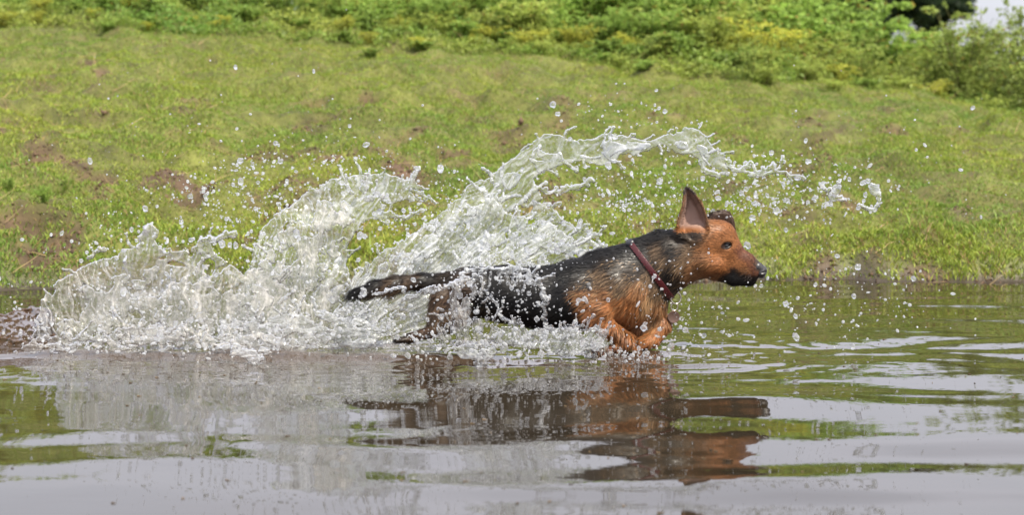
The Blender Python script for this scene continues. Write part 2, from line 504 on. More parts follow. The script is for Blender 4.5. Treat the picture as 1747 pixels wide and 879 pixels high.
# dead stalks and straws lying in the turf
def thin_strips(name, label, pts, w, col, mat):
    """pts: m x k x 3 centre lines"""
    m, k = pts.shape[:2]
    d = pts[:, -1] - pts[:, 0]
    s = np.cross(d, [0, -0.5, 1.0]); s /= np.linalg.norm(s, axis=1, keepdims=True) + 1e-9
    ww = (w[:, None] * np.linspace(1, .3, k))[..., None]
    n3 = np.cross(s, d / (np.linalg.norm(d, axis=1, keepdims=True) + 1e-9))
    ring = np.stack([pts + s[:, None] * ww, pts - s[:, None] * ww * .5 + n3[:, None] * ww * .87, pts - s[:, None] * ww * .5 - n3[:, None] * ww * .87], 2)
    v = ring.reshape(-1, 3)
    b = (np.arange(m) * k * 3)[:, None, None, None]
    i = (np.arange(k - 1) * 3)[None, :, None, None]
    q = np.array([[0, 1, 4, 3], [1, 2, 5, 4], [2, 0, 3, 5]])[None, None]
    f = (b + i + q).reshape(-1, 4)
    link(name, make_mesh(name, v, f, mat, np.repeat(col, k * 3, 0)), kind='stuff', label=label)
def build_stalks(n):
    d = RNG.uniform(6.9, 13, n); x = RNG.uniform(-1, 1, n) * d * .3; y = d - DIST
    a = RNG.uniform(0, 2 * np.pi, n); L = RNG.uniform(.04, .16, n); h = RNG.uniform(.0, .7, n) * L
    k = np.linspace(0, 1, 5)[None, :, None]
    base = np.stack([x, y, bank_z(x, y) + .006], -1)[:, None]
    e = np.stack([np.cos(a) * L, np.sin(a) * L, h], -1)[:, None]
    pts = base + e * k + RNG.normal(0, .006, (n, 5, 3)) * k
    pts[..., 2] = np.maximum(pts[..., 2], bank_z(pts[..., 0], pts[..., 1]) + .006)
    c = np.array([.34, .25, .12]) * RNG.uniform(.4, 1.2, (n, 1))
    thin_strips('dead_stalks', 'dry straw-coloured stalks scattered in the bank grass', pts, RNG.uniform(.001, .0026, n), c, M_BARK)
build_stalks(1500)
def build_flotsam(n):
    y = RNG.uniform(-3.0, 1.2, n); x = RNG.uniform(-1, 1, n) * (y + DIST) * .3
    a = RNG.normal(0, .5, n); L = RNG.uniform(.002, .012, n)
    k = np.linspace(-.5, .5, 3)[None, :, None]
    pts = np.stack([x, y, water_z(x, y) + .001], -1)[:, None] + np.stack([np.cos(a) * L, np.sin(a) * L, 0 * a], -1)[:, None] * k
    c = np.array([.05, .035, .02]) * RNG.uniform(.5, 2.5, (n, 1))
    thin_strips('floating_debris', 'tiny dark specks of plant debris floating on the river', pts, RNG.uniform(.0008, .002, n), c, M_BARK)
build_flotsam(260)

# ---------------------------------------------------------------- weeds along the top of the bank
def stem_tube(pts, r0, r1):
    pts = np.asarray(pts)
    n = len(pts)
    r = np.linspace(r0, r1, n)
    v = []
    for i in range(n):
        for k in range(3):
            a = k * 2.0944
            v.append(pts[i] + np.array([math.cos(a), math.sin(a), 0.0]) * r[i])
    f = []
    for i in range(n - 1):
        for k in range(3):
            f.append([i * 3 + k, i * 3 + (k + 1) % 3, i * 3 + 3 + (k + 1) % 3, i * 3 + 3 + k])
    return np.array(v), np.array(f)

def weed_meshes(kind, seed, height, tint):
    """(stems mesh, leaves mesh)"""
    rng = np.random.default_rng(seed)
    sv, sf, lv, lf, lc = [], [], [], [], []
    ns = 0; nl = 0
    n_st = {'feathery': 11, 'high': 22, 'leafy': 15, 'grassy': 4, 'tall': 7}[kind]
    spread = {'feathery': 0.55, 'high': 0.45, 'leafy': 0.7, 'grassy': 0.4, 'tall': 0.28}[kind]
    for s in range(n_st):
        a = rng.uniform(0, 2 * np.pi)
        out = rng.uniform(0.25, 1.0) * spread * height
        h = height * rng.uniform(0.6, 1.0)
        base = np.array([math.cos(a), math.sin(a), 0]) * out * 0.15
        k = np.linspace(0, 1, 7)[:, None]
        dirv = np.array([math.cos(a), math.sin(a), 0.0])
        pts = base + dirv * out * k ** 1.6 + np.array([0, 0, 1.0]) * h * (k - 0.22 * k ** 3 * (1.2 if kind != 'tall' else 0.2))
        pts += rng.normal(0, 0.012 * height, pts.shape) * k
        v, f = stem_tube(pts, 0.0035, 0.001)
        sv.append(v); sf.append(f + ns); ns += len(v)
        # side branchlets with leaflets
        for j in range({'feathery': 16, 'high': 24, 'leafy': 13, 'grassy': 5, 'tall': 20}[kind]):
            t = rng.uniform(0.12, 1.0)
            q = np.array([np.interp(t, k[:, 0], pts[:, i]) for i in range(3)])
            b = rng.uniform(0, 2 * np.pi)
            L = {'feathery': 0.11, 'high': 0.085, 'leafy': 0.07, 'grassy': 0.16, 'tall': 0.10}[kind] * rng.uniform(0.6, 1.2) * (1.15 - 0.5 * t)
            bd = np.array([math.cos(b), math.sin(b), rng.uniform(-0.1, 0.6)])
            nleaf = {'feathery': 9, 'high': 6, 'leafy': 6, 'grassy': 1, 'tall': 8}[kind]
            for i in range(nleaf):
                tt_ = (i + 1) / nleaf
                c = q + bd * L * tt_ + rng.normal(0, 0.006, 3) - np.array([0, 0, 0.25 * L * tt_ ** 2])
                sl = {'feathery': 0.013, 'high': 0.018, 'leafy': 0.020, 'grassy': 0.07, 'tall': 0.014}[kind] * rng.uniform(0.7, 1.3)
                u = bd + rng.normal(0, 0.7 if kind != 'grassy' else 0.25, 3); u /= np.linalg.norm(u)
                w = np.cross(u, [rng.normal(0, .4), rng.normal(0, .4), 1]); w /= np.linalg.norm(w) + 1e-9
                asp = {'feathery': 0.42, 'high': 0.45, 'leafy': 0.5, 'grassy': 0.05, 'tall': 0.4}[kind]
                up = np.cross(w, u)
                lv.append([c - u * sl, c + w * sl * asp + up * sl * .15, c + u * sl - up * sl * .1, c - w * sl * asp + up * sl * .15])
                lf.append([nl, nl + 1, nl + 2, nl + 3]); nl += 4
                g = rng.uniform(0.7, 1.3) * (0.8 + 0.4 * t)
                col = np.array(tint) * g
                if rng.random() < 0.05:
                    col = np.array([0.30, 0.22, 0.05]) * rng.uniform(.6, 1)
                lc += [col] * 4
    st = make_mesh(kind + '_stem', np.concatenate(sv), np.concatenate(sf), M_BARK, np.tile([[0.10, 0.10, 0.035]], (ns, 1)))
    le = make_mesh(kind + '_leaves', np.array(lv).reshape(-1, 3), np.array(lf), M_LEAF, np.clip(np.array(lc), 0, 1), smooth=False)
    return st, le

KINDS = {
    'feathery_pale': ('feathery', 0.34, (0.27, 0.33, 0.07)),
    'feathery_yellow': ('feathery', 0.42, (0.34, 0.35, 0.055)),
    'leafy_bright': ('high', 0.75, (0.215, 0.315, 0.065)),
    'leafy_mid': ('leafy', 0.30, (0.20, 0.29, 0.06)),
    'grassy': ('grassy', 0.42, (0.26, 0.32, 0.07)),
    'tall': ('tall', 0.62, (0.23, 0.29, 0.07)),
}
PROTO = {k: [weed_meshes(a, 200 + 10 * i + j, h, c) for j in range(3)] for i, (k, (a, h, c)) in enumerate(KINDS.items())}
WEED_WORDS = {
    'feathery_pale': ('feathery_weed', 'weed', 'pale green feathery weed'),
    'feathery_yellow': ('feathery_weed', 'weed', 'yellowish feathery weed'),
    'leafy_bright': ('leafy_weed', 'weed', 'bright fresh green leafy weed'),
    'leafy_mid': ('leafy_weed', 'weed', 'dull green leafy weed'),
    'grassy': ('grass_tuft', 'grass tuft', 'tall coarse grass tuft'),
    'tall': ('tall_weed', 'weed', 'tall thin-stemmed weed'),
}
def weed(kind, x, y, s, where, rz=None, one=False):
    nm, cat, lab = WEED_WORDS[kind]
    st, le = random.choice(PROTO[kind])
    o = bpy.data.objects.new(nm, None); COL.objects.link(o)
    o.empty_display_size = 0.1
    o.location = (x, y, float(bank_z(np.float64(x), np.float64(y))) - 0.01)
    o.rotation_euler = (random.uniform(-.12, .12), random.uniform(-.12, .12), random.uniform(0, 6.28) if rz is None else rz)
    o.scale = (s * random.uniform(.9, 1.3), s * random.uniform(.9, 1.3), s * random.uniform(.8, 1.1))
    o['label'] = lab + ' ' + where
    o['category'] = cat
    if not one:
        o['group'] = lab + 's ' + where
    link('stem', st, o); link('leaves', le, o)

def edge_line(px):
    return float(np.interp(px, [0, 400, 600, 800, 950, 1100, 1300, 1450, 1600, 1747, 1900], [45, 62, 78, 92, 100, 128, 142, 140, 150, 196, 240]))

def edge_y(px):
    ds = np.linspace(9.5, 13.5, 300)
    x = (px - 873.5) * ds / FPX
    z = CAMZ - (edge_line(px) - HOR) * ds / FPX
    zz = bank_z(x, ds - DIST)
    k = np.argmax(zz > z) if (zz > z).any() else len(ds) - 40
    return float(ds[k] - DIST)

ROWW = ('in the front row', 'in the second row', 'in the middle row', 'in the fourth row', 'in the back row')
TOPX = [-100, 0, 1380, 1430, 1480, 1530, 1550, 1600, 1640, 1680, 1747, 1850]
TOPQ = [-100, -100, -80, -12, 10, 30, 22, -5, 30, 95, 100, 90]
def fit_scale(kind, px, x, y):
    """the scale at which a weed reaches the height the photograph shows there"""
    d = y + DIST
    need = CAMZ - (np.interp(px, TOPX, TOPQ) - HOR) * d / FPX - float(bank_z(np.float64(x), np.float64(y)))
    return float(np.clip(need / KINDS[kind][1] / 0.85, 0.5, 3.2))

for px in range(-60, 1830, 42):
    for row, dy in enumerate((0.10, 0.55, 1.1, 1.8, 2.7)):
        qx = px + random.uniform(-24, 24)
        y = edge_y(qx) + dy + random.uniform(-.12, .3)
        x = (qx - 873.5) * (y + DIST) / FPX
        if qx < 620:
            zone = ROWW[row] + ', top left of the bank'
            kind = random.choice(['leafy_mid', 'feathery_pale', 'feathery_yellow', 'leafy_mid'] if row < 2 else ['leafy_bright', 'leafy_bright', 'feathery_pale', 'grassy'])
            s = (0.38, 0.6, 0.8, 1.0, 1.1)[row]
        elif qx < 1240:
            zone = ROWW[row] + ', top middle of the bank'
            kind = random.choice(['feathery_pale', 'feathery_yellow', 'leafy_mid'] if row < 2 else ['leafy_bright', 'leafy_bright', 'leafy_bright', 'feathery_pale'])
            s = (0.42, 0.75, 1.2, 1.6, 1.9)[row]
        else:
            zone = ROWW[row] + ', top right of the bank'
            kind = random.choice(['feathery_pale', 'feathery_pale', 'feathery_yellow', 'leafy_mid', 'tall'] if row < 3 else ['feathery_pale', 'leafy_bright', 'feathery_pale'])
            s = (0.60, 0.95, 1.2, 1.3, 1.3)[row]
            if qx < 1500 and row > 2: kind = 'leafy_bright'
        if row >= 2:
            s = fit_scale(kind, qx, x, y) * (0.55, 0.85, 1.05)[row - 2]
        weed(kind, x, y, s * random.uniform(.8, 1.15), zone)
# tall weeds standing against the sky in the right corner
for px, dy, s in ((1590, .9, 1.25), (1625, 1.3, 1.3), (1640, .7, 1.5), (1662, .9, 1.35), (1688, 1.2, 1.75), (1712, .6, 1.3), (1735, 1.5, 1.65), (1775, .6, 1.5)):
    y = edge_y(px) + dy
    weed('tall', (px - 873.5) * (y + DIST) / FPX, y, s, 'standing against the sky in the top right corner')
# single plants set apart on the open bank
for kind, px, py, s, where in (
        ('leafy_bright', 78, 385, 0.17, 'above the dark hollow at the left water edge'),
        ('leafy_bright', 15, 362, 0.13, 'at the left edge of the picture low on the bank'),
        ('leafy_mid', 632, 118, 0.35, 'alone below the weed line over the splash'),
        ('leafy_mid', 1035, 108, 0.45, 'with a dark foot left of the bright weed hollow'),
        ('leafy_mid', 1185, 112, 0.42, 'beside the small brown stalk on the upper bank'),
        ('grassy', 30, 470, 0.32, 'at the muddy left water edge'),
        ('grassy', 110, 462, 0.28, 'behind the left end of the splash'),
        ('grassy', 1640, 462, 0.25, 'above the right hand waterline'),
        ('grassy', 1330, 465, 0.22, 'at the waterline in front of the dog'),
        ('feathery_pale', 1420, 165, 0.45, 'in front of the right hand weed line')):
    y = py_depth(px, py)
    weed(kind, (px - 873.5) * (y + DIST) / FPX, y, s, where, one=True)

# undergrowth between the weeds
def build_undergrowth(n):
    px = RNG.uniform(-80, 1830, n)
    ey = np.interp(px, np.arange(-80, 1841, 40), [edge_y(float(q)) for q in np.arange(-80, 1841, 40)])
    y = ey + RNG.uniform(0, 1, n) ** 1.2 * 6.0
    x = (px - 873.5) * (y + DIST) / FPX
    hump = 0.5 + 0.5 * fbm(x * 1.7, y * 1.7, 0, 3, 151)
    rgt = sstep(900, 1300, px)
    h = RNG.random(n) ** 0.7 * np.clip(hump, 0.12, 1) * (0.10 + 0.20 * sstep(0, 1.0, y - ey) + 0.35 * sstep(1.5, 4.0, y - ey) * (1 - sstep(1450, 1600, px))) * (1 + 0.3 * rgt)
    z = bank_z(x, y) + h
    v, f = leaf_quads(np.stack([x, y, z], -1), RNG.uniform(0.010, 0.026, n), RNG, 0.7, 0.42)
    tn = fbm(x * 1.1, y * 1.1, 0, 2, 161)
    k = np.clip(.5 + .8 * tn, 0, 1)[:, None]
    c = (np.array([0.27, 0.31, 0.06]) * k + np.array([0.14, 0.25, 0.045]) * (1 - k)) * RNG.uniform(.6, 1.3, (n, 1))
    link('undergrowth', make_mesh('undergrowth', v, f, M_LEAF, np.repeat(c, 4, 0), smooth=False), kind='stuff',
         label='tangled low green undergrowth along the top of the bank')
build_undergrowth(90000)

# ---------------------------------------------------------------- dark trees beyond the bank
def tree(x, y, z0, crown_z, r, label, seed, leaf=(0.022, 0.040, 0.018)):
    rng = np.random.default_rng(seed)
    o = bpy.data.objects.new('tree', None); COL.objects.link(o)
    o.location = (x, y, z0)
    o['label'] = label; o['category'] = 'tree'; o['group'] = 'dark trees beyond the bank'
    vs, fs, nb = [], [], 0
    top = crown_z - z0
    def limb(a, b, r0, r1):
        nonlocal nb
        k = np.linspace(0, 1, 6)[:, None]
        pts = a * (1 - k) + b * k + rng.normal(0, 0.06, (6, 3)) * k
        v = []
        rr = np.linspace(r0, r1, 6)
        for i in range(6):
            for q in range(8):
                an = q * np.pi / 4
                v.append(pts[i] + np.array([math.cos(an), math.sin(an), 0.15 * math.sin(an)]) * rr[i])
        f = [[i * 8 + q, i * 8 + (q + 1) % 8, i * 8 + 8 + (q + 1) % 8, i * 8 + 8 + q] for i in range(5) for q in range(8)]
        vs.append(np.array(v)); fs.append(np.array(f) + nb); nb += len(v)
    limb(np.zeros(3), np.array([0, 0, top]), 0.25, 0.12)
    cl = []
    for i in range(26):
        u = rng.normal(0, 1, 3); u /= np.linalg.norm(u)
        c = np.array([0, 0, top]) + u * r * rng.uniform(.35, .85) * np.array([1.15, 1.0, .85])
        limb(np.array([0, 0, top * rng.uniform(.6, .95)]), c, 0.07, 0.02)
        cl.append((c, r * rng.uniform(.28, .45)))
    link('trunk', make_mesh('trunk', np.concatenate(vs), np.concatenate(fs), M_BARK, np.tile([[0.06, 0.045, 0.035]], (nb, 1))), o)
    cs = np.concatenate([c + (lambda q: q / np.linalg.norm(q, axis=1, keepdims=True) * (rng.random((520, 1)) ** .45))(rng.normal(0, 1, (520, 3))) * rr_ * np.array([1.2, 1.2, .8]) for c, rr_ in cl])
    v, f = leaf_quads(cs, rng.uniform(0.06, 0.13, len(cs)), rng, 0.8, 0.45)
    c = np.array(leaf) * rng.uniform(.5, 1.6, (len(cs), 1))
    link('crown', make_mesh('crown', v, f, M_LEAF, np.repeat(c, 4, 0), smooth=False), o)
def tree_at(px, py_bottom, d, r, label, seed, **k):
    x = (px - 873.5) * d / FPX
    zb = CAMZ - (py_bottom - HOR) * d / FPX
    tree(x, d - DIST, float(bank_z(np.float64(x), np.float64(d - DIST))) - 0.2, zb + r * 0.8, r, label, seed, **k)
tree_at(1500, 62, 52, 2.2, 'dark round tree crown hanging over the bright weeds at the top edge', 301)
tree_at(1588, 50, 56, 1.35, 'smaller dark tree crown just left of the patch of sky', 302)
tree_at(1430, 60, 60, 2.0, 'dark tree barely showing behind the weeds, leftmost of the dark trees', 303)
# ---------------------------------------------------------------- the dog
# laid out in photograph pixels at the dog's own distance (600 px = 1 m): x right, q down, w across (negative = towards the viewer)
def prim(D, O, a, b, ra, rb, k=9.0, wy=1.0, carve=False):
    """smooth-union a round cone a->b (x, q, w) into the field D; wy squeezes it across"""
    a = np.array(a, float); b = np.array(b, float)
    R = max(ra, rb) + 3 * k
    lo = np.minimum(a, b) - [R, R, R * max(wy, 1)]; hi = np.maximum(a, b) + [R, R, R * max(wy, 1)]
    sl = tuple(slice(max(0, int((lo[i] - O[0][i]) / O[1])), max(0, min(D.shape[i], int((hi[i] - O[0][i]) / O[1]) + 2))) for i in range(3))
    X = [O[0][i] + O[1] * np.arange(sl[i].start, sl[i].stop, dtype=np.float32) for i in range(3)]
    x = X[0][:, None, None] - a[0]; q = X[1][None, :, None] - a[1]; w = (X[2][None, None, :] - a[2]) / wy
    ab = b - a; ab[2] /= wy
    L2 = (ab ** 2).sum() + 1e-6
    t = np.clip((x * ab[0] + q * ab[1] + w * ab[2]) / L2, 0, 1)
    d = np.sqrt((x - t * ab[0]) ** 2 + (q - t * ab[1]) ** 2 + (w - t * ab[2]) ** 2) - (ra + (rb - ra) * t)
    if wy < 1: d = d * (0.5 + 0.5 * wy)
    A = D[sl]
    if carve:
        d = -d
        h = np.clip(0.5 - 0.5 * (d * -1 + A) / k, 0, 1) if False else np.clip(0.5 + 0.5 * (d - A) / k, 0, 1)
        D[sl] = A * (1 - h) + d * h + k * h * (1 - h)
    else:
        h = np.clip(0.5 + 0.5 * (A - d) / k, 0, 1)
        D[sl] = A * (1 - h) + d * h - k * h * (1 - h)

def poly_sd(poly, x, q):
    """signed distance to a polygon, negative inside"""
    poly = np.array(poly, float)
    d = np.full(x.shape, 1e9); ins = np.zeros(x.shape, bool)
    for i in range(len(poly)):
        a, b = poly[i], poly[(i + 1) % len(poly)]
        e = b - a
        t = np.clip(((x - a[0]) * e[0] + (q - a[1]) * e[1]) / (e @ e + 1e-9), 0, 1)
        d = np.minimum(d, (x - a[0] - t * e[0]) ** 2 + (q - a[1] - t * e[1]) ** 2)
        c = ((a[1] <= q) & (b[1] > q)) | ((b[1] <= q) & (a[1] > q))
        with np.errstate(divide='ignore', invalid='ignore'):
            xi = a[0] + (q - a[1]) * e[0] / np.where(e[1] == 0, 1e-9, e[1])
        ins ^= c & (x < xi)
    d = np.sqrt(d)
    return np.where(ins, -d, d)

def surface_nets(D, org, h):
    """naive surface nets: vertices and quads of the zero surface of D"""
    s = D < 0
    c = np.zeros([n - 1 for n in D.shape], np.int8)
    for i in (0, 1):
        for j in (0, 1):
            for k in (0, 1):
                c += s[i:i + c.shape[0], j:j + c.shape[1], k:k + c.shape[2]]
    act = np.argwhere((c > 0) & (c < 8))
    idx = -np.ones(c.shape, np.int64)
    idx[tuple(act.T)] = np.arange(len(act))
    acc = np.zeros((len(act), 3)); cnt = np.zeros(len(act))
    corners = [(i, j, k) for i in (0, 1) for j in (0, 1) for k in (0, 1)]
    for p in corners:
        for ax in range(3):
            if p[ax] == 1: continue
            r = list(p); r[ax] = 1
            va = D[tuple((act + p).T)]; vb = D[tuple((act + r).T)]
            m = (va < 0) != (vb < 0)
            t = np.where(m, va / np.where(m, va - vb, 1), 0)
            pt = np.array(p, float) + np.eye(3)[ax] * t[:, None]
            acc += pt * m[:, None]; cnt += m
    v = org + h * (act + acc / cnt[:, None])
    faces = []
    for ax in range(3):
        o = [(1, 2), (2, 0), (0, 1)][ax]
        sh = [slice(1, -1)] * 3; sh[ax] = slice(0, -1)
        a = s[tuple(sh)]
        sh2 = list(sh); sh2[ax] = slice(1, None)
        b = s[tuple(sh2)]
        e = np.argwhere(a != b)
        if not len(e): continue
        base = e.copy(); base[:, o[0]] += 1; base[:, o[1]] += 1
        sg = a[tuple(e.T)]
        def cell(d0, d1):
            q = base.copy(); q[:, o[0]] -= d0; q[:, o[1]] -= d1
            return idx[tuple(q.T)]
        f = np.stack([cell(1, 1), cell(0, 1), cell(0, 0), cell(1, 0)], 1)
        f[~sg] = f[~sg][:, ::-1]
        faces.append(f)
    return v, np.concatenate(faces)

def build_dog_field():
    h = 1.7
    org = np.array([565.0, 308.0, -92.0])
    D = np.full((int(760 / h), int(345 / h), int(184 / h)), 60.0, np.float32)
    O = (org, h)
    A = lambda *a, **k: prim(D, O, *a, **k)
    # trunk
    ch = [((1092, 474, 0), 45), ((1052, 489, 0), 60), ((985, 502, 0), 57), ((925, 508, 0), 50), ((862, 501, 0), 45), ((805, 496, 0), 38), ((770, 492, 0), 27)]
    for (a, ra), (b, rb) in zip(ch, ch[1:]):
        A(a, b, ra, rb, k=14, wy=0.84)
    A((1085, 513, 0), (1114, 520, 0), 43, 25, k=16, wy=0.8)          # breastbone
    A((1012, 441, 0), (1072, 434, 0), 10, 14, k=16)                    # withers
    # neck
    A((1082, 464, 0), (1150, 440, -2), 48, 45, k=14, wy=0.74)
    A((1150, 440, -2), (1186, 428, -3), 45, 40, k=12, wy=0.78)
    A((1110, 492, 0), (1158, 462, -2), 34, 24, k=12, wy=0.85)
    A((1085, 424, 0), (1125, 406, 0), 12, 12, k=12)                  # ruff on the nape
    # skull and face
    A((1196, 413, -3), (1224, 410, -4), 40, 33, k=8, wy=0.86)
    A((1224, 410, -4), (1238, 424, -5), 32, 25, k=9, wy=0.84)
    A((1190, 440, -3), (1222, 447, -4), 36, 27, k=10, wy=0.88)       # cheeks
    A((1200, 445, -26), (1220, 452, -22), 13, 11, k=12)               # cheek muscle
    A((1200, 445, 20), (1220, 452, 14), 13, 11, k=12)
    A((1238, 432, -5), (1270, 448, -7), 26, 17.5, k=8, wy=0.72)      # muzzle
    A((1270, 448, -7), (1291, 459, -8), 17, 12.5, k=6, wy=0.78)
    A((1238, 452, -5), (1278, 466, -7), 21, 15, k=8, wy=0.70)        # upper lip
    A((1224, 464, -4), (1252, 474, -6), 14, 12, k=7, wy=0.8)         # lower jaw
    A((1252, 474, -6), (1280, 479, -7), 12.5, 8.5, k=5, wy=0.8)
    A((1230, 400, -22), (1244, 408, -18), 7, 5, k=7)                  # brow over the near eye
    A((1230, 400, 14), (1244, 408, 10), 7, 5, k=7)
    A((1234.5, 417.5, -34), (1240, 417.5, -27), 6.2, 5.0, k=4, carve=True)   # eye socket
    A((1238, 417, 25), (1242, 417, 19), 6, 5, k=4, carve=True)
    A((1262, 466, -23), (1288, 474, -19), 1.4, 1.2, k=3, carve=True)   # mouth line
    A((1240, 463, -24), (1262, 466, -23), 1.0, 1.4, k=3, carve=True)
    # ears: traced outline, cupped, with thickness
    nx, nq, nw = D.shape
    X = org[0] + h * np.arange(nx); Q = org[1] + h * np.arange(nq); W = org[2] + h * np.arange(nw)
    def ear(poly, yc, t, box):
        i0, i1 = np.searchsorted(X, box[0]), np.searchsorted(X, box[1]); j0, j1 = np.searchsorted(Q, box[2]), np.searchsorted(Q, box[3])
        x, q = np.meshgrid(X[i0:i1], Q[j0:j1], indexing='ij')
        sdv = poly_sd(poly, x, q)
        c = yc(x, q, sdv)
        tt_ = t(x, q, sdv)
        dw = np.abs(W[None, None, :] - c[..., None]) - tt_[..., None]
        d = np.maximum(sdv[..., None] * 1.0, dw) * 0.9
        a = D[i0:i1, j0:j1]
        k = 4.0
        hh = np.clip(0.5 + 0.5 * (a - d) / k, 0, 1)
        D[i0:i1, j0:j1] = a * (1 - hh) + d * hh - k * hh * (1 - hh)
    near = [(1165, 319), (1173, 320), (1184, 331), (1194, 346), (1200, 360), (1205, 376), (1208, 392), (1200, 408), (1180, 412), (1162, 404), (1152, 394), (1152, 380), (1155, 366), (1160, 350), (1162, 336), (1163, 324)]
    ear(near, lambda x, q, s: -24 + 9 * np.clip(1 + s / 12, 0, 1) * -1 + 0.10 * (x - 1178) + 10 * sstep(-2, -14, s) - 0.05 * (400 - q), lambda x, q, s: 2.3 + 1.2 * sstep(-8, -2, s) + 1.2 * sstep(385, 408, q), (1140, 1215, 310, 420))
    far = [(1204, 380), (1210, 370), (1222, 362), (1237, 359), (1249, 363), (1256, 377), (1260, 398), (1252, 393), (1243, 386), (1228, 388), (1212, 390)]
    ear(far, lambda x, q, s: 24 + 0.12 * (x - 1225) - 4 * sstep(-1, -6, s), lambda x, q, s: 2.8 + 0 * x, (1195, 1268, 352, 402))
    # near fore leg: shoulder, upper arm, forearm, folded paw
    A((1052, 492, -24), (1024, 528, -38), 40, 23, k=14, wy=0.8)
    A((1024, 528, -38), (1012, 540, -42), 22, 14, k=9)
    A((1016, 538, -42), (1066, 574, -46), 15.5, 10.5, k=6)
    A((1066, 574, -46), (1068, 579, -46), 11.5, 11, k=4)
    A((1068, 579, -46), (1036, 594, -46), 10, 9.5, k=3)
    for i, (ww, l) in enumerate(((-55, 13), (-49, 18), (-43, 18), (-37, 13))):
        A((1036, 594, ww), (1028 - l, 597, ww), 5.4, 4.3, k=2.5)
    # far fore leg: reaching forward, the paw tucked back
    A((1070, 520, 22), (1078, 566, 26), 32, 19, k=12, wy=0.8)
    A((1078, 566, 24), (1129, 549, 4), 16, 14, k=5)
    A((1129, 549, 4), (1131, 556, 2), 15, 15, k=5)
    A((1131, 556, 2), (1113, 580, -4), 15, 13.5, k=3)
    A((1113, 578, -4), (1099, 586, -8), 13, 12, k=3)
    for ww, l in ((-19, 13), (-12, 18), (-5, 18), (2, 13)):
        A((1102, 584, ww), (1100 - l, 589 + l * .40, ww), 5.4, 4.4, k=2.5)
    # hind legs stretched back
    for s_, ox, k1 in ((-1, 0, 0), (1, 22, 4)):
        A((796, 500, 20 * s_), (776 + ox, 532, 30 * s_), 36, 24, k=12, wy=0.8)
        A((776 + ox, 530, 30 * s_), (741 + ox, 561, 31 * s_), 20, 9.5, k=10)
        A((757 + ox, 500, 26 * s_), (739 + ox, 556, 31 * s_), 15, 8, k=10)
        A((741 + ox, 561, 31 * s_), (700 + ox, 574, 32 * s_), 9.5, 8.5, k=5)
        for ww, l in ((-9, 8), (-3, 12), (4, 12), (10, 8)):
            A((702 + ox, 574, 32 * s_ + ww * .7), (692 + ox - l, 577, 32 * s_ + ww), 5.0, 4.0, k=2.5)
    # tail
    tl = [((768, 480, 0), 14), ((722, 480, 0), 12), ((675, 484, 2), 12), ((640, 490, 4), 10.0), ((612, 498, 6), 6)]
    for (a, ra), (b, rb) in zip(tl, tl[1:]):
        A(a, b, ra, rb, k=8)
    return D, org, h

def px2w(v):
    v = np.asarray(v, float)
    return np.stack([(v[..., 0] - 873.5) / 600.0, v[..., 2] / 600.0, (600.0 - v[..., 1]) / 600.0], -1)

DF, DORG, DH = build_dog_field()
dv, dfc = surface_nets(DF, DORG, DH)
# gradient normals of the field, used for the coat
def field_at(p):
    g = (p - DORG) / DH
    g = np.clip(g, 0, np.array(DF.shape) - 1.001)
    i = g.astype(int); f = g - i
    r = 0
    for a in (0, 1):
        for b in (0, 1):
            for c in (0, 1):
                w = (f[:, 0] if a else 1 - f[:, 0]) * (f[:, 1] if b else 1 - f[:, 1]) * (f[:, 2] if c else 1 - f[:, 2])
                r = r + w * DF[np.minimum(i[:, 0] + a, DF.shape[0] - 1), np.minimum(i[:, 1] + b, DF.shape[1] - 1), np.minimum(i[:, 2] + c, DF.shape[2] - 1)]
    return r
def field_normal(p, e=1.6):
    n = np.stack([field_at(p + np.eye(3)[i] * e) - field_at(p - np.eye(3)[i] * e) for i in range(3)], -1)
    return n / (np.linalg.norm(n, axis=1, keepdims=True) + 1e-9)

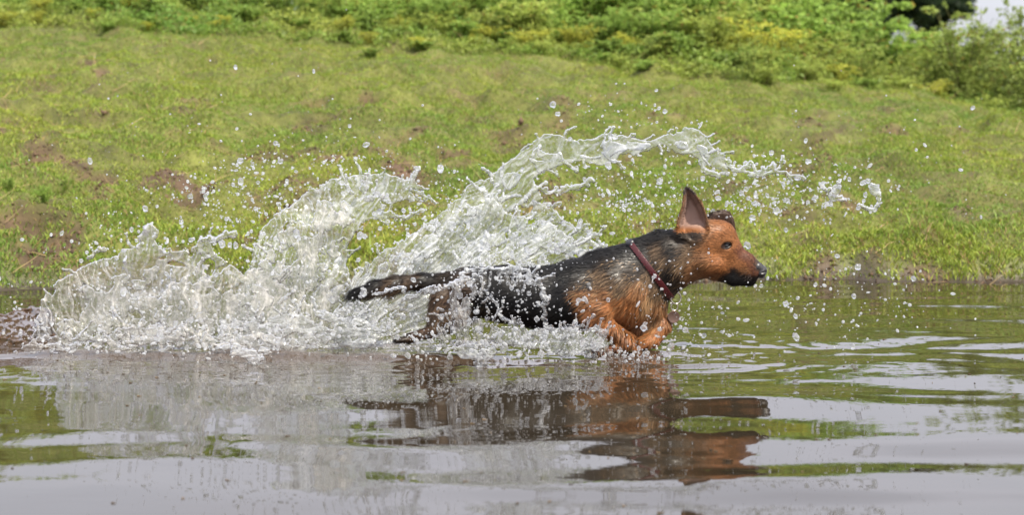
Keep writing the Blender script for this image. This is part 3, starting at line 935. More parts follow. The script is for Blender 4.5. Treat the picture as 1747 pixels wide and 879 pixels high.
# coat colours as patches around points of the body: (x, q, colour, reach)
K_BLACK = (0.007, 0.0065, 0.0065); K_DARK = (0.026, 0.019, 0.014); K_AGOUTI = (0.105, 0.068, 0.040); K_TAN = (0.215, 0.100, 0.043)
K_ORANGE = (0.260, 0.102, 0.036); K_PALE = (0.30, 0.175, 0.085); K_FACE = (0.275, 0.112, 0.042); K_RED = (0.135, 0.052, 0.028); K_EAR = (0.42, 0.27, 0.215)
COAT = [
    (590, 500, K_BLACK), (620, 505, K_BLACK), (650, 482, K_BLACK), (650, 498, K_DARK), (690, 478, K_DARK), (665, 494, K_AGOUTI), (705, 484, (.06, .038, .024)), (700, 492, K_AGOUTI), (735, 472, K_BLACK), (735, 486, K_DARK),
    (770, 468, K_DARK), (790, 490, (.045, .028, .018)), (760, 505, (.06, .035, .02)), (752, 525, K_AGOUTI), (745, 545, K_AGOUTI), (735, 562, (.075, .045, .028)), (715, 572, (.06, .036, .022)), (690, 577, K_DARK), (780, 530, K_AGOUTI),
    (830, 465, K_BLACK), (840, 500, K_BLACK), (830, 540, K_DARK), (900, 460, K_BLACK), (900, 500, K_BLACK), (900, 545, K_BLACK), (950, 470, K_BLACK), (950, 510, K_BLACK), (950, 550, K_BLACK),
    (985, 455, K_BLACK), (1000, 480, K_DARK), (975, 520, K_BLACK), (980, 550, K_BLACK), (1010, 440, K_BLACK), (1040, 430, K_BLACK), (1070, 428, K_BLACK), (1040, 450, K_DARK), (1060, 455, K_DARK), (1030, 470, K_AGOUTI), (1060, 478, K_AGOUTI), (1085, 460, K_DARK), (1090, 490, K_TAN), (1100, 475, K_AGOUTI),
    (1000, 505, K_TAN), (1030, 500, K_TAN), (1010, 525, K_ORANGE), (1050, 515, K_ORANGE), (1080, 510, K_ORANGE), (1105, 510, K_PALE), (1120, 520, K_TAN), (1115, 545, K_PALE), (1095, 540, K_ORANGE), (1075, 560, K_ORANGE), (1040, 550, K_ORANGE), (1060, 575, K_ORANGE), (1010, 555, K_RED), (1030, 590, K_RED), (1012, 606, K_BLACK), (1040, 603, K_DARK),
    (1140, 545, K_ORANGE), (1125, 560, K_ORANGE), (1105, 580, K_ORANGE), (1088, 596, K_ORANGE), (1085, 602, K_RED),
    (1090, 415, K_BLACK), (1115, 408, K_BLACK), (1140, 396, K_BLACK), (1100, 430, K_BLACK), (1115, 440, K_DARK), (1125, 425, K_AGOUTI), (1135, 440, K_AGOUTI), (1128, 462, K_DARK), (1145, 455, K_BLACK), (1150, 425, K_BLACK), (1155, 410, K_DARK), (1158, 470, K_DARK), (1150, 485, K_DARK), (1130, 490, K_DARK), (1140, 500, K_DARK), (1165, 445, K_AGOUTI), (1120, 500, K_AGOUTI),
    (1165, 406, K_DARK), (1180, 404, K_DARK), (1195, 402, K_DARK), (1175, 414, K_AGOUTI), (1175, 425, K_AGOUTI), (1180, 450, K_TAN), (1180, 470, K_TAN), (1195, 425, K_TAN), (1200, 450, K_TAN), (1205, 475, K_TAN), (1210, 380, K_TAN), (1205, 400, K_TAN), (1225, 380, K_FACE), (1225, 395, K_FACE), (1245, 395, K_FACE), (1215, 415, K_FACE), (1250, 410, K_FACE),
    (1225, 435, K_FACE), (1245, 437, K_FACE), (1215, 460, K_FACE), (1232, 462, K_ORANGE), (1262, 432, K_RED), (1272, 442, K_RED), (1265, 450, K_FACE), (1280, 455, K_RED), (1290, 455, K_DARK), (1285, 465, K_RED), (1270, 460, K_TAN),
    (1236, 470, K_BLACK), (1250, 475, K_BLACK), (1255, 468, K_BLACK), (1270, 473, K_BLACK), (1284, 474, K_BLACK), (1294, 474, K_BLACK), (1265, 480, K_BLACK), (1280, 482, K_BLACK), (1240, 484, K_BLACK), (1295, 472, K_DARK), (1222, 470, K_TAN),
]
CXY = np.array([c[:2] for c in COAT], float); CCL = np.array([c[2] for c in COAT], float)
NEAR_EAR = [(1165, 319), (1173, 320), (1184, 331), (1194, 346), (1200, 360), (1205, 376), (1206, 390), (1195, 404), (1180, 408), (1162, 402), (1152, 394), (1152, 380), (1155, 366), (1160, 350), (1162, 336), (1163, 324)]

def flow_dir(p):
    """which way the hair lies, in (x, q)"""
    seeds = np.array([(1300, 455, -1, -.45), (1270, 440, -1, -.45), (1250, 400, -.8, -.8), (1240, 440, -1, .0), (1225, 465, -1, .15), (1260, 480, -1, .1), (1215, 385, -1, -.05), (1200, 430, -1, .15), (1190, 465, -.9, .45),
        (1165, 350, .0, -1), (1185, 370, .2, -1), (1170, 400, -.6, -.3), (1150, 420, -1, .35), (1140, 455, -.75, .75), (1120, 430, -.9, .5), (1095, 410, -1, -.15), (1130, 490, -.6, .8), (1110, 520, -.4, 1), (1080, 440, -1, .35), (1060, 425, -1, .1),
        (1060, 480, -.8, .6), (1030, 470, -.9, .45), (1000, 450, -1, .45), (1040, 520, -.9, .45), (1000, 530, -1, .3), (1060, 560, -.2, 1), (1050, 590, .2, 1), (1100, 560, -.4, 1), (1140, 545, -.2, 1), (1110, 580, -.8, .6),
        (960, 470, -1, .3), (960, 530, -1, .5), (900, 460, -1, .15), (900, 520, -1, .4), (840, 470, -1, .15), (840, 530, -.9, .6), (790, 480, -1, .3), (770, 520, -.5, .9), (745, 550, -.2, 1), (700, 575, -1, .1),
        (740, 475, -1, .1), (740, 488, -.8, .7), (690, 475, -1, .1), (690, 492, -.7, .8), (640, 482, -1, .2), (640, 500, -.7, .8), (600, 498, -1, .3)], float)
    d2 = (p[:, None, 0] - seeds[None, :, 0]) ** 2 + (p[:, None, 1] - seeds[None, :, 1]) ** 2
    w = np.exp(-d2 / (2 * 16.0 ** 2)) + 1e-3 / (d2 + 50)
    v = (w @ seeds[:, 2:])
    return v / (np.linalg.norm(v, axis=1, keepdims=True) + 1e-9)

def coat_color(p, nrm=None):
    out = np.zeros((len(p), 3))
    for s in range(0, len(p), 20000):
        q = p[s:s + 20000]
        # streaks along the lie of the hair pull one patch's colour into the next
        fl = flow_dir(q)
        al = q[:, 0] * fl[:, 0] + q[:, 1] * fl[:, 1]
        ac = -q[:, 0] * fl[:, 1] + q[:, 1] * fl[:, 0]
        st = noise3(ac * 0.22, al * 0.03, q[:, 2] * 0.15, 401)
        st2 = noise3(ac * 0.55, al * 0.05, q[:, 2] * 0.3, 402)
        xx = q[:, :2] + fl * (st * 9 + st2 * 5)[:, None]
        d2 = ((xx[:, None] - CXY[None]) ** 2).sum(-1)
        w = np.exp(-(np.sqrt(d2 + 9) - np.sqrt(d2.min(1, keepdims=True) + 9)) / np.where(q[:, :1] > 1215, 1.8, 3.2))
        c = (w @ CCL) / w.sum(1, keepdims=True)
        c = c * (1 + 0.30 * st2 + 0.22 * st)[:, None]
        # the inside of the raised ear is bare skin, its rim furred
        se = poly_sd(NEAR_EAR, q[:, 0], q[:, 1])
        ins = (se < 2) & (q[:, 2] < 2) & (q[:, 1] < 403)
        inner = sstep(-1.5, -5.5, se)[:, None] * np.clip((390 - q[:, 1]) / 8, 0, 1)[:, None]
        rim = np.where((q[:, 1] > 385)[:, None], np.array([K_ORANGE]), np.where((q[:, 1] < 332)[:, None], np.array([(.11, .085, .08)]), np.array([(.24, .13, .07)])))
        skin = np.array([K_EAR]) * (1 + 0.15 * noise3(q[:, 0] * .12, q[:, 1] * .05, 0, 403))[:, None] * (0.75 + 0.25 * sstep(-9, -14, se))[:, None]
        ec = rim * (1 - inner) + skin * inner
        if nrm is not None:
            ec = np.where((nrm[s:s + 20000, 2] > 0.1)[:, None], np.array([K_DARK]), ec)
        c = np.where(ins[:, None] & (q[:, 1] < 396)[:, None], ec, c)
        # far ear: dark brown; eye rim black
        fe = (q[:, 2] > 12) & (q[:, 0] > 1200) & (q[:, 1] < 398)
        c = np.where(fe[:, None], np.array([(.055, .030, .020)]), c)
        er = np.hypot((q[:, 0] - 1235.5) / 1.35, (q[:, 1] - 417.5 - 0.16 * (1235 - q[:, 0])) / 0.85)
        c = c * (1 - (1 - sstep(6.0, 9.0, er)) * 0.93)[:, None]
        out[s:s + 20000] = np.clip(c, 0.004, 0.9)
    return out

def mat_coat(name, rough, spec, coat=0.0):
    m, n, out = new_mat(name)
    at = N(n, 'ShaderNodeAttribute'); at.attribute_name = 'Col'
    p = N(n, 'ShaderNodeBsdfPrincipled', Roughness=rough)
    p.inputs['Specular IOR Level'].default_value = spec
    p.inputs['Coat Weight'].default_value = coat
    p.inputs['Coat Roughness'].default_value = 0.15
    n.links.new(at.outputs['Color'], p.inputs['Base Color'])
    n.links.new(p.outputs[0], out.inputs['Surface'])
    return m
M_SKIN = mat_coat('dog_coat', 0.6, 0.3)
M_FUR = mat_coat('wet_fur', 0.45, 0.26, 0.03)

def simple_mat(name, col, rough=0.4, metal=0.0, coat=0.0, bump=0.0, scale=200):
    m, n, out = new_mat(name)
    p = N(n, 'ShaderNodeBsdfPrincipled', Roughness=rough, Metallic=metal)
    t = N(n, 'ShaderNodeTexCoord')
    nz = N(n, 'ShaderNodeTexNoise', Scale=scale, Detail=4.0)
    n.links.new(t.outputs['Object'], nz.inputs['Vector'])
    mr = N(n, 'ShaderNodeMapRange'); mr.inputs['To Min'].default_value = 0.7; mr.inputs['To Max'].default_value = 1.3
    n.links.new(nz.outputs['Fac'], mr.inputs['Value'])
    mu = N(n, 'ShaderNodeMix'); mu.data_type = 'RGBA'; mu.blend_type = 'MULTIPLY'; mu.inputs['Factor'].default_value = 1
    mu.inputs['A'].default_value = (*col, 1); n.links.new(mr.outputs[0], mu.inputs['B'])
    n.links.new(mu.outputs['Result'], p.inputs['Base Color'])
    p.inputs['Coat Weight'].default_value = coat
    if bump:
        bp = N(n, 'ShaderNodeBump', Strength=bump, Distance=0.002)
        n.links.new(nz.outputs['Fac'], bp.inputs['Height']); n.links.new(bp.outputs[0], p.inputs['Normal'])
    n.links.new(p.outputs[0], out.inputs['Surface'])
    return m

dog = link('dog', None)
dog['label'] = 'wet black and tan dog leaping through the water with one ear raised'
dog['category'] = 'dog'
dn = field_normal(dv)
link('body', make_mesh('body', px2w(dv), dfc[:, ::-1], M_SKIN, coat_color(dv, dn) * 0.8), dog)

# the coat itself: short wet locks, clumped, lying along the body
def build_fur(n):
    tri = dfc
    a, b, c, d = dv[tri[:, 0]], dv[tri[:, 1]], dv[tri[:, 2]], dv[tri[:, 3]]
    area = np.linalg.norm(np.cross(c - a, d - b), axis=1) * 0.5
    ctr = (a + b + c + d) / 4
    wgt = area * np.where(ctr[:, 0] > 1150, 2.2, 1.0) * np.where(ctr[:, 2] < 4, 1.5, 0.5)
    pick = RNG.choice(len(tri), n, p=wgt / wgt.sum())
    u, v = RNG.random((2, n, 1))
    p = (a[pick] * (1 - u) + b[pick] * u) * (1 - v) + (d[pick] * (1 - u) + c[pick] * u) * v
    nr = field_normal(p)
    # wet clumps: roots drawn towards lock centres at the tip
    fl2 = np.concatenate([flow_dir(p[s:s + 30000]) for s in range(0, n, 30000)])
    fl2 = fl2 + 0.30 * np.stack([noise3(p[:, 0] * .06, p[:, 1] * .06, p[:, 2] * .06, 411), noise3(p[:, 0] * .06, p[:, 1] * .06, p[:, 2] * .06, 412)], -1)
    fl = np.concatenate([fl2, RNG.normal(0, .12, (n, 1))], 1)
    fl -= nr * (fl * nr).sum(1, keepdims=True)
    fl /= np.linalg.norm(fl, axis=1, keepdims=True) + 1e-9
    x, q = p[:, 0], p[:, 1]
    # length by region, px
    L = np.full(n, 11.0)
    L = np.where(x < 760, np.where(q > 486, 17, 11), L)
    L = np.where((x < 700) & (q > 486) & (q < 540), 24, L)
    L = np.where((x < 770) & (q > 540), 5, L)
    L = np.where((x > 1060) & (x < 1160) & (q > 400), 15, L)
    L = np.where((x > 980) & (x < 1100) & (q > 490), 12, L)
    L = np.where(x > 1165, 8, L)
    L = np.where(x > 1225, 5.0, L)
    L = np.where((x > 1255) & (q < 466), 3.2, L)
    L = np.where((q > 575) | (x > 1120) & (q > 530), 6.0, L)
    L = L * np.clip(np.clip((q - 452) / 40, 0.55, 1) + (x < 800) + (x > 980), 0, 1)
    se = poly_sd(NEAR_EAR, x, q)
    inear = (se < -5) & (p[:, 2] < 0) & (q < 392)
    L = np.where((se < 3) & (q < 400), 3.5, L)
    er = np.hypot((x - 1236) / 1.3, q - 417.5)
    keep = ~inear & ~((er < 8.5) & (p[:, 2] < 0)) & ~((x > 1288) & (q < 475)) & (er > 5)
    L = np.where(er < 16, 2.6, L)
    # collar band is bare
    cb = collar_coord(p)
    keep &= ~((cb > -5.0) & (cb < 6.0) & (x > 1060) & (x < 1160) & (q < 515))
    L = np.where((cb > -22) & (cb < 8) & (x > 1050) & (x < 1165) & (q < 520), np.minimum(L, 9), L)
    p, nr, fl, L, x, q, er = [t[keep] for t in (p, nr, fl, L, x, q, er)]
    n = len(p)
    L = L * RNG.uniform(.8, 1.6, n)
    cell = 4.2
    j = p / np.where(x > 1165, 2.8, cell)[:, None]
    ci = np.floor(j).astype(np.int64)
    jit = np.stack([(_hash(ci[:, 0], ci[:, 1], ci[:, 2], s) & 1023) / 1023.0 for s in (1, 2, 3)], -1)
    cc = (ci + jit) * np.where(x > 1165, 2.8, cell)[:, None]
    lift = (0.10 + 0.20 * (_hash(ci[:, 0], ci[:, 1], ci[:, 2], 9) & 1023) / 1023.0)
    side = np.cross(fl, nr)
    wob = ((_hash(ci[:, 0], ci[:, 1], ci[:, 2], 12) & 1023) / 1023.0 - .5) * 0.55
    L1 = L[:, None]
    tocc = (cc - p) - nr * ((cc - p) * nr).sum(1, keepdims=True)
    mid = p + fl * L1 * .5 + nr * L1 * (lift * .55)[:, None] + tocc * .4 + side * L1 * (wob * .3)[:, None]
    tip = p + fl * L1 + nr * L1 * (lift * .7)[:, None] + tocc * .85 + side * L1 * wob[:, None] + np.array([0, 1, 0]) * (L1 * .12)
    w = RNG.uniform(.26, .50, n)[:, None] * np.where(x > 1165, .62, 1.0)[:, None]
    rt = p - nr * .5
    v = np.stack([rt - side * w, rt + side * w, mid + side * w * .8, mid - side * w * .8, tip], 1)
    col = coat_color(p) * RNG.uniform(.55, 1.5, (n, 1))
    lock = .75 + .5 * (_hash(ci[:, 0], ci[:, 1], ci[:, 2], 15) & 1023) / 1023.0
    col *= lock[:, None]
    # agouti: light hairs among the dark, fewer on the saddle
    lt = (RNG.random(n) < .10) & (x < 1200) & (x > 960) & (q > 436) & (col.sum(1) > 0.05)
    col[lt] = np.array([.33, .21, .11]) * RNG.uniform(.5, 1.1, (lt.sum(), 1))
    i = np.arange(n)[:, None] * 5
    quads = i + np.array([0, 1, 2, 3]); tris = i + np.array([3, 2, 4])
    link('fur', make_mesh('fur', px2w(v.reshape(-1, 3)), [quads, tris], M_FUR, np.repeat(np.clip(col, .003, .9), 5, 0)), dog, kind='stuff')

# collar: a tilted ring round the neck
CA, CB = np.array([1082.0, 424.0]), np.array([1143.0, 506.0])
CDIR = (CB - CA) / np.linalg.norm(CB - CA)
CNRM = np.array([CDIR[1], -CDIR[0]])          # towards the head
def collar_coord(p):
    return (p[:, 0] - CA[0]) * CNRM[0] + (p[:, 1] - CA[1]) * CNRM[1]
build_fur(150000)

def ring_radius(org2, ang):
    """distance from the collar's axis to the neck surface in direction ang within the collar's plane"""
    lo, hi = np.full(ang.shape, 8.0), np.full(ang.shape, 90.0)
    dirs = np.stack([np.cos(ang) * CDIR[0], np.cos(ang) * CDIR[1], np.sin(ang)], -1)
    r = np.linspace(8, 75, 120)
    best = np.full(ang.shape, 45.0)
    for k in range(len(ang)):
        pts = org2 + dirs[k] * r[:, None]
        f = field_at(pts)
        j = np.argmax(f > 0)
        best[k] = r[j]
    return best, dirs

def build_collar():
    mid = (CA + CB) / 2
    o3 = np.array([mid[0], mid[1], -1.0])
    ang = np.linspace(0, 2 * np.pi, 96, endpoint=False)
    V = []
    prof = []
    hw, th = 4.7, 1.6
    r0s = []
    for off in (-hw, 0, hw):
        r, dirs = ring_radius(o3 + np.array([CNRM[0], CNRM[1], 0]) * off, ang)
        r0s.append(r)
    r = np.maximum(np.maximum(r0s[0], r0s[1]), r0s[2])
    for _ in range(6): r = (r + np.roll(r, 1) + np.roll(r, -1)) / 3
    r = r + 1.0
    sec = [(-hw, 0), (-hw, th * .7), (-hw * .8, th), (hw * .8, th), (hw, th * .7), (hw, 0)]
    n3 = np.array([CNRM[0], CNRM[1], 0])
    for (o, t) in sec:
        V.append(o3 + n3 * o + dirs * (r + t)[:, None])
    V = np.stack(V, 1).reshape(-1, 3)
    m = len(sec)
    F = []
    for i in range(96):
        for j in range(m):
            F.append([i * m + j, i * m + (j + 1) % m, ((i + 1) % 96) * m + (j + 1) % m, ((i + 1) % 96) * m + j])
    M = simple_mat('red_collar', (0.050, 0.002, 0.004), 0.40, coat=0.10, bump=0.5, scale=260)
    co = link('collar', make_mesh('collar', px2w(V), np.array(F), M), dog, label='wet dark red collar')
    # raised stitching dots along the collar
    sv, sf = [], []
    base = np.array([[1,0,0],[-1,0,0],[0,1,0],[0,-1,0],[0,0,1],[0,0,-1]], float)
    fac = np.array([[0,2,4],[2,1,4],[1,3,4],[3,0,4],[2,0,5],[1,2,5],[3,1,5],[0,3,5]])
    k = 0
    for i in range(0, 96, 2):
        for o in (-4.2, 4.2):
            c = o3 + n3 * o + dirs[i] * (r[i] + th)
            sv.append(c + base * .9); sf.append(fac + k); k += 6
    link('stitching', make_mesh('stitching', px2w(np.concatenate(sv)), np.concatenate(sf), simple_mat('collar_stitch', (.12, .012, .018), .5)), co)
    # buckle strap band near the nape
    bv = []
    a0 = 3.35
    for da in (-.07, -.03, .03, .07):
        for o in (-hw - 1.5, hw + 1.5):
            for t in (0.0, 4.6):
                dd_ = np.array([np.cos(a0 + da) * CDIR[0], np.cos(a0 + da) * CDIR[1], np.sin(a0 + da)])
                rr = np.interp(a0 + da, ang, r)
                bv.append(o3 + n3 * o + dd_ * (rr + t))
    q = lambda i, o, t: i * 4 + o * 2 + t
    bf = []
    for i in range(3):
        bf += [[q(i,0,1), q(i,1,1), q(i+1,1,1), q(i+1,0,1)], [q(i,0,0), q(i,0,1), q(i+1,0,1), q(i+1,0,0)], [q(i,1,1), q(i,1,0), q(i+1,1,0), q(i+1,1,1)]]
    bf += [[q(0,0,0), q(0,1,0), q(0,1,1), q(0,0,1)], [q(3,0,0), q(3,0,1), q(3,1,1), q(3,1,0)]]
    link('collar_keeper', make_mesh('collar_keeper', px2w(np.array(bv)), np.array(bf), simple_mat('black_plastic', (.02, .02, .025), .35), smooth=False), co)
build_collar()

def torus_mesh(c, R, r, ax_u, ax_v, n=40, m=10):
    u = np.linspace(0, 2 * np.pi, n, endpoint=False)[:, None]; v = np.linspace(0, 2 * np.pi, m, endpoint=False)[None]
    U, V_ = np.array(ax_u, float), np.array(ax_v, float)
    W_ = np.cross(U, V_)
    rad = np.cos(u)[..., None] * U + np.sin(u)[..., None] * V_
    pts = np.array(c) + rad * (R + r * np.cos(v))[..., None] + W_ * (r * np.sin(v))[..., None] + 0 * rad
    F = [[i * m + j, ((i + 1) % n) * m + j, ((i + 1) % n) * m + (j + 1) % m, i * m + (j + 1) % m] for i in range(n) for j in range(m)]
    return pts.reshape(-1, 3), np.array(F)
M_STEEL = simple_mat('ring_steel', (0.55, 0.50, 0.42), 0.22, metal=1.0)
def ring(name, c, R, r, tilt):
    v, f = torus_mesh(c, R, r, (math.cos(tilt), 0, math.sin(tilt)), (0, 1, 0))
    return link(name, make_mesh(name, px2w(v), f, M_STEEL), dog)
ring('collar_ring', (1152, 508, -10), 9.5, 1.3, .35)
ring('collar_ring', (1143, 503, -11), 5.5, 1.5, 1.0)
ring('tag_ring', (1149.5, 523, -10), 6.0, 0.9, .2)
def build_tag():
    n = 40
    a = np.linspace(0, 2 * np.pi, n, endpoint=False)
    c = np.array([1148.5, 540, -10]); V = []
    for t, R in ((-1.0, 9.6), (-1.4, 10.4), (1.4, 10.4), (1.0, 9.6)):
        V.append(c + np.stack([np.cos(a) * R * .98, np.sin(a) * R, np.full(n, t) + .18 * np.cos(a) * R], -1))
    V.append(np.array([c + [0, 0, -1.0]])); V.append(np.array([c + [0, 0, 1.0]]))
    V = np.concatenate(V)
    F4 = [[k * n + i, k * n + (i + 1) % n, (k + 1) * n + (i + 1) % n, (k + 1) * n + i] for k in range(3) for i in range(n)]
    F3 = [[i, 4 * n, (i + 1) % n] for i in range(n)] + [[3 * n + i, 3 * n + (i + 1) % n, 4 * n + 1] for i in range(n)]
    link('id_tag', make_mesh('id_tag', px2w(V), [np.array(F4), np.array(F3)], simple_mat('tag_metal', (0.16, 0.10, 0.08), 0.35, metal=0.7)), dog, label='round dull brown metal tag')
build_tag()

def ball(c, r, n=20, m=14, sx=1, sy=1, sz=1):
    u = np.linspace(0, 2 * np.pi, n, endpoint=False)[None]; v = np.linspace(0, np.pi, m)[:, None]
    pts = np.stack([np.sin(v) * np.cos(u) * r * sx, np.sin(v) * np.sin(u) * r * sy, np.cos(v) * r * sz + 0 * u], -1) + np.array(c)
    F = [[i * n + j, i * n + (j + 1) % n, (i + 1) * n + (j + 1) % n, (i + 1) * n + j] for i in range(m - 1) for j in range(n)]
    return pts.reshape(-1, 3), np.array(F)
def eye_w(x, q, side):
    # where the socket floor lies
    w = np.linspace(0, -50 if side < 0 else 45, 200)
    f = field_at(np.stack([np.full(200, x), np.full(200, q), w], -1))
    return w[np.argmax(f > 0)]
for side, x in ((-1, 1236.0), (1, 1240.0)):
    w0 = eye_w(x, 417.5, side)
    v, f = ball((x, 417.6, w0 - side * 3.6), 7.0)
    e = link('eye', make_mesh('eye', px2w(v), f, simple_mat('eye_dark_brown', (0.014, 0.006, 0.004), 0.05, coat=1.0)), dog)
    v, f = ball((x + .6, 417.4, w0 - side * 3.6 + side * 3.7), 3.9)
    link('pupil', make_mesh('pupil', px2w(v), f, simple_mat('pupil_black', (0.004, 0.004, 0.004), 0.05, coat=1.0)), e)
    # lids: dark almond rim above and below the ball
    for nm, sg in (('upper_eyelid', -1), ('lower_eyelid', 1)):
        t = np.linspace(-1.15, 1.15, 14)
        cx = x + np.sin(t) * 7.6
        cq = 417.6 + sg * (np.cos(t) ** .8 * 4.3) + 0.16 * (x - cx) * 1.0
        cw = w0 - side * 3.6 + side * np.sqrt(np.maximum(6.9 ** 2 - (np.sin(t) * 5.6) ** 2 - (np.cos(t) * 3.8) ** 2, .3))
        V, F = [], []
        m = 8
        for i in range(14):
            for j in range(m):
                an = j * 2 * np.pi / m
                rr = 1.9 * (0.45 + 0.75 * math.cos(t[i]))
                V.append([cx[i], cq[i] + math.cos(an) * rr, cw[i] + math.sin(an) * rr])
        for i in range(13):
            for j in range(m):
                F.append([i * m + j, i * m + (j + 1) % m, (i + 1) * m + (j + 1) % m, (i + 1) * m + j])
        link(nm, make_mesh(nm, px2w(np.array(V)), np.array(F), simple_mat('eyelid_black', (0.012, 0.009, 0.008), .35)), dog)

# nose leather with nostrils, its own small field
def build_nose():
    h = .55
    org = np.array([1279.0, 444.0, -24.0])
    D = np.full((int(34 / h), int(34 / h), int(34 / h)), 20.0, np.float32)
    O = (org, h)
    prim(D, O, (1290, 456, -8), (1299, 461, -8), 10.5, 8.6, k=3, wy=1.0)
    prim(D, O, (1297, 466, -11), (1298, 468, -5), 7.6, 7.6, k=3)
    prim(D, O, (1304, 462.5, -16.5), (1309, 465, -14), 1.7, 2.1, k=1.6, carve=True)
    prim(D, O, (1304, 463, -17), (1297, 464.5, -18.5), 1.5, .8, k=1.5, carve=True)
    prim(D, O, (1303, 462.5, -1), (1308, 465, -3), 1.7, 2.1, k=1.6, carve=True)
    v, f = surface_nets(D, org, h)
    link('nose', make_mesh('nose', px2w(v), f[:, ::-1], simple_mat('nose_leather', (0.014, 0.012, 0.012), 0.30, coat=.5, bump=.35, scale=420)), dog)
build_nose()
# whiskers on the muzzle
def build_whiskers():
    V, F = [], []
    for i in range(16):
        x0, q0 = random.uniform(1262, 1285), random.uniform(460, 474)
        w0 = -20 + random.uniform(-1, 2)
        dx, dq, dw = random.uniform(-.9, .1), random.uniform(-.1, .7), -random.uniform(.4, 1)
        L = random.uniform(9, 20)
        pts = [np.array([x0 + dx * L * t, q0 + dq * L * t + 2 * t * t, w0 + dw * L * t * .8]) for t in (0, .33, .66, 1)]
        k = len(V)
        for j, p in enumerate(pts):
            r = .22 * (1 - j / 3.6)
            V += [p + np.array([0, r, 0]), p + np.array([r, -r * .5, 0]), p + np.array([-r, -r * .5, 0])]
        for j in range(3):
            for s in range(3):
                F.append([k + j * 3 + s, k + j * 3 + (s + 1) % 3, k + j * 3 + 3 + (s + 1) % 3, k + j * 3 + 3 + s])
    link('whiskers', make_mesh('whiskers', px2w(np.array(V)), np.array(F), simple_mat('whisker', (.05, .035, .03), .4)), dog, kind='stuff')
build_whiskers()
# ---------------------------------------------------------------- thrown water
def mat_splash(name, clear, air_lo, air_hi, rough=0.06, silt=(0.86, 0.84, 0.80)):
    m, n, out = new_mat(name)
    fr = N(n, 'ShaderNodeFresnel', IOR=1.36)
    tr = N(n, 'ShaderNodeBsdfTransparent'); tr.inputs['Color'].default_value = (0.97, 0.975, 0.97, 1)
    rf = N(n, 'ShaderNodeBsdfRefraction', Roughness=0.02, IOR=1.33); rf.inputs['Color'].default_value = (0.98, 0.985, 0.98, 1)
    gl = N(n, 'ShaderNodeBsdfGlossy', Roughness=rough)
    m1 = N(n, 'ShaderNodeMixShader', Fac=1 - clear)
    n.links.new(tr.outputs[0], m1.inputs[1]); n.links.new(rf.outputs[0], m1.inputs[2])
    m2 = N(n, 'ShaderNodeMixShader')
    n.links.new(fr.outputs[0], m2.inputs[0]); n.links.new(m1.outputs[0], m2.inputs[1]); n.links.new(gl.outputs[0], m2.inputs[2])
    df = N(n, 'ShaderNodeBsdfDiffuse'); df.inputs['Color'].default_value = (*silt, 1)
    tl = N(n, 'ShaderNodeBsdfTranslucent'); tl.inputs['Color'].default_value = (*silt, 1)
    m3 = N(n, 'ShaderNodeMixShader', Fac=0.5)
    n.links.new(df.outputs[0], m3.inputs[1]); n.links.new(tl.outputs[0], m3.inputs[2])
    at = N(n, 'ShaderNodeAttribute'); at.attribute_name = 'air'
    mr = N(n, 'ShaderNodeMapRange'); mr.inputs['To Min'].default_value = air_lo; mr.inputs['To Max'].default_value = air_hi
    n.links.new(at.outputs['Fac'], mr.inputs['Value'])
    m4 = N(n, 'ShaderNodeMixShader')
    n.links.new(mr.outputs[0], m4.inputs[0]); n.links.new(m2.outputs[0], m4.inputs[1]); n.links.new(m3.outputs[0], m4.inputs[2])
    n.links.new(m4.outputs[0], out.inputs['Surface'])
    return m
M_SPLASH = mat_splash('thrown_water', 0.66, 0.0, 0.70, silt=(0.84, 0.86, 0.88))
M_FROTH = mat_splash('silty_water', 0.60, 0.0, 0.52, silt=(0.80, 0.78, 0.75))
M_DROP = mat_splash('water_drop', 0.15, 0.0, 0.9, silt=(0.9, 0.92, 0.95))

def smin(a, b, k):
    h = np.clip(0.5 + 0.5 * (b - a) / k, 0, 1)
    return b * (1 - h) + a * h - k * h * (1 - h)

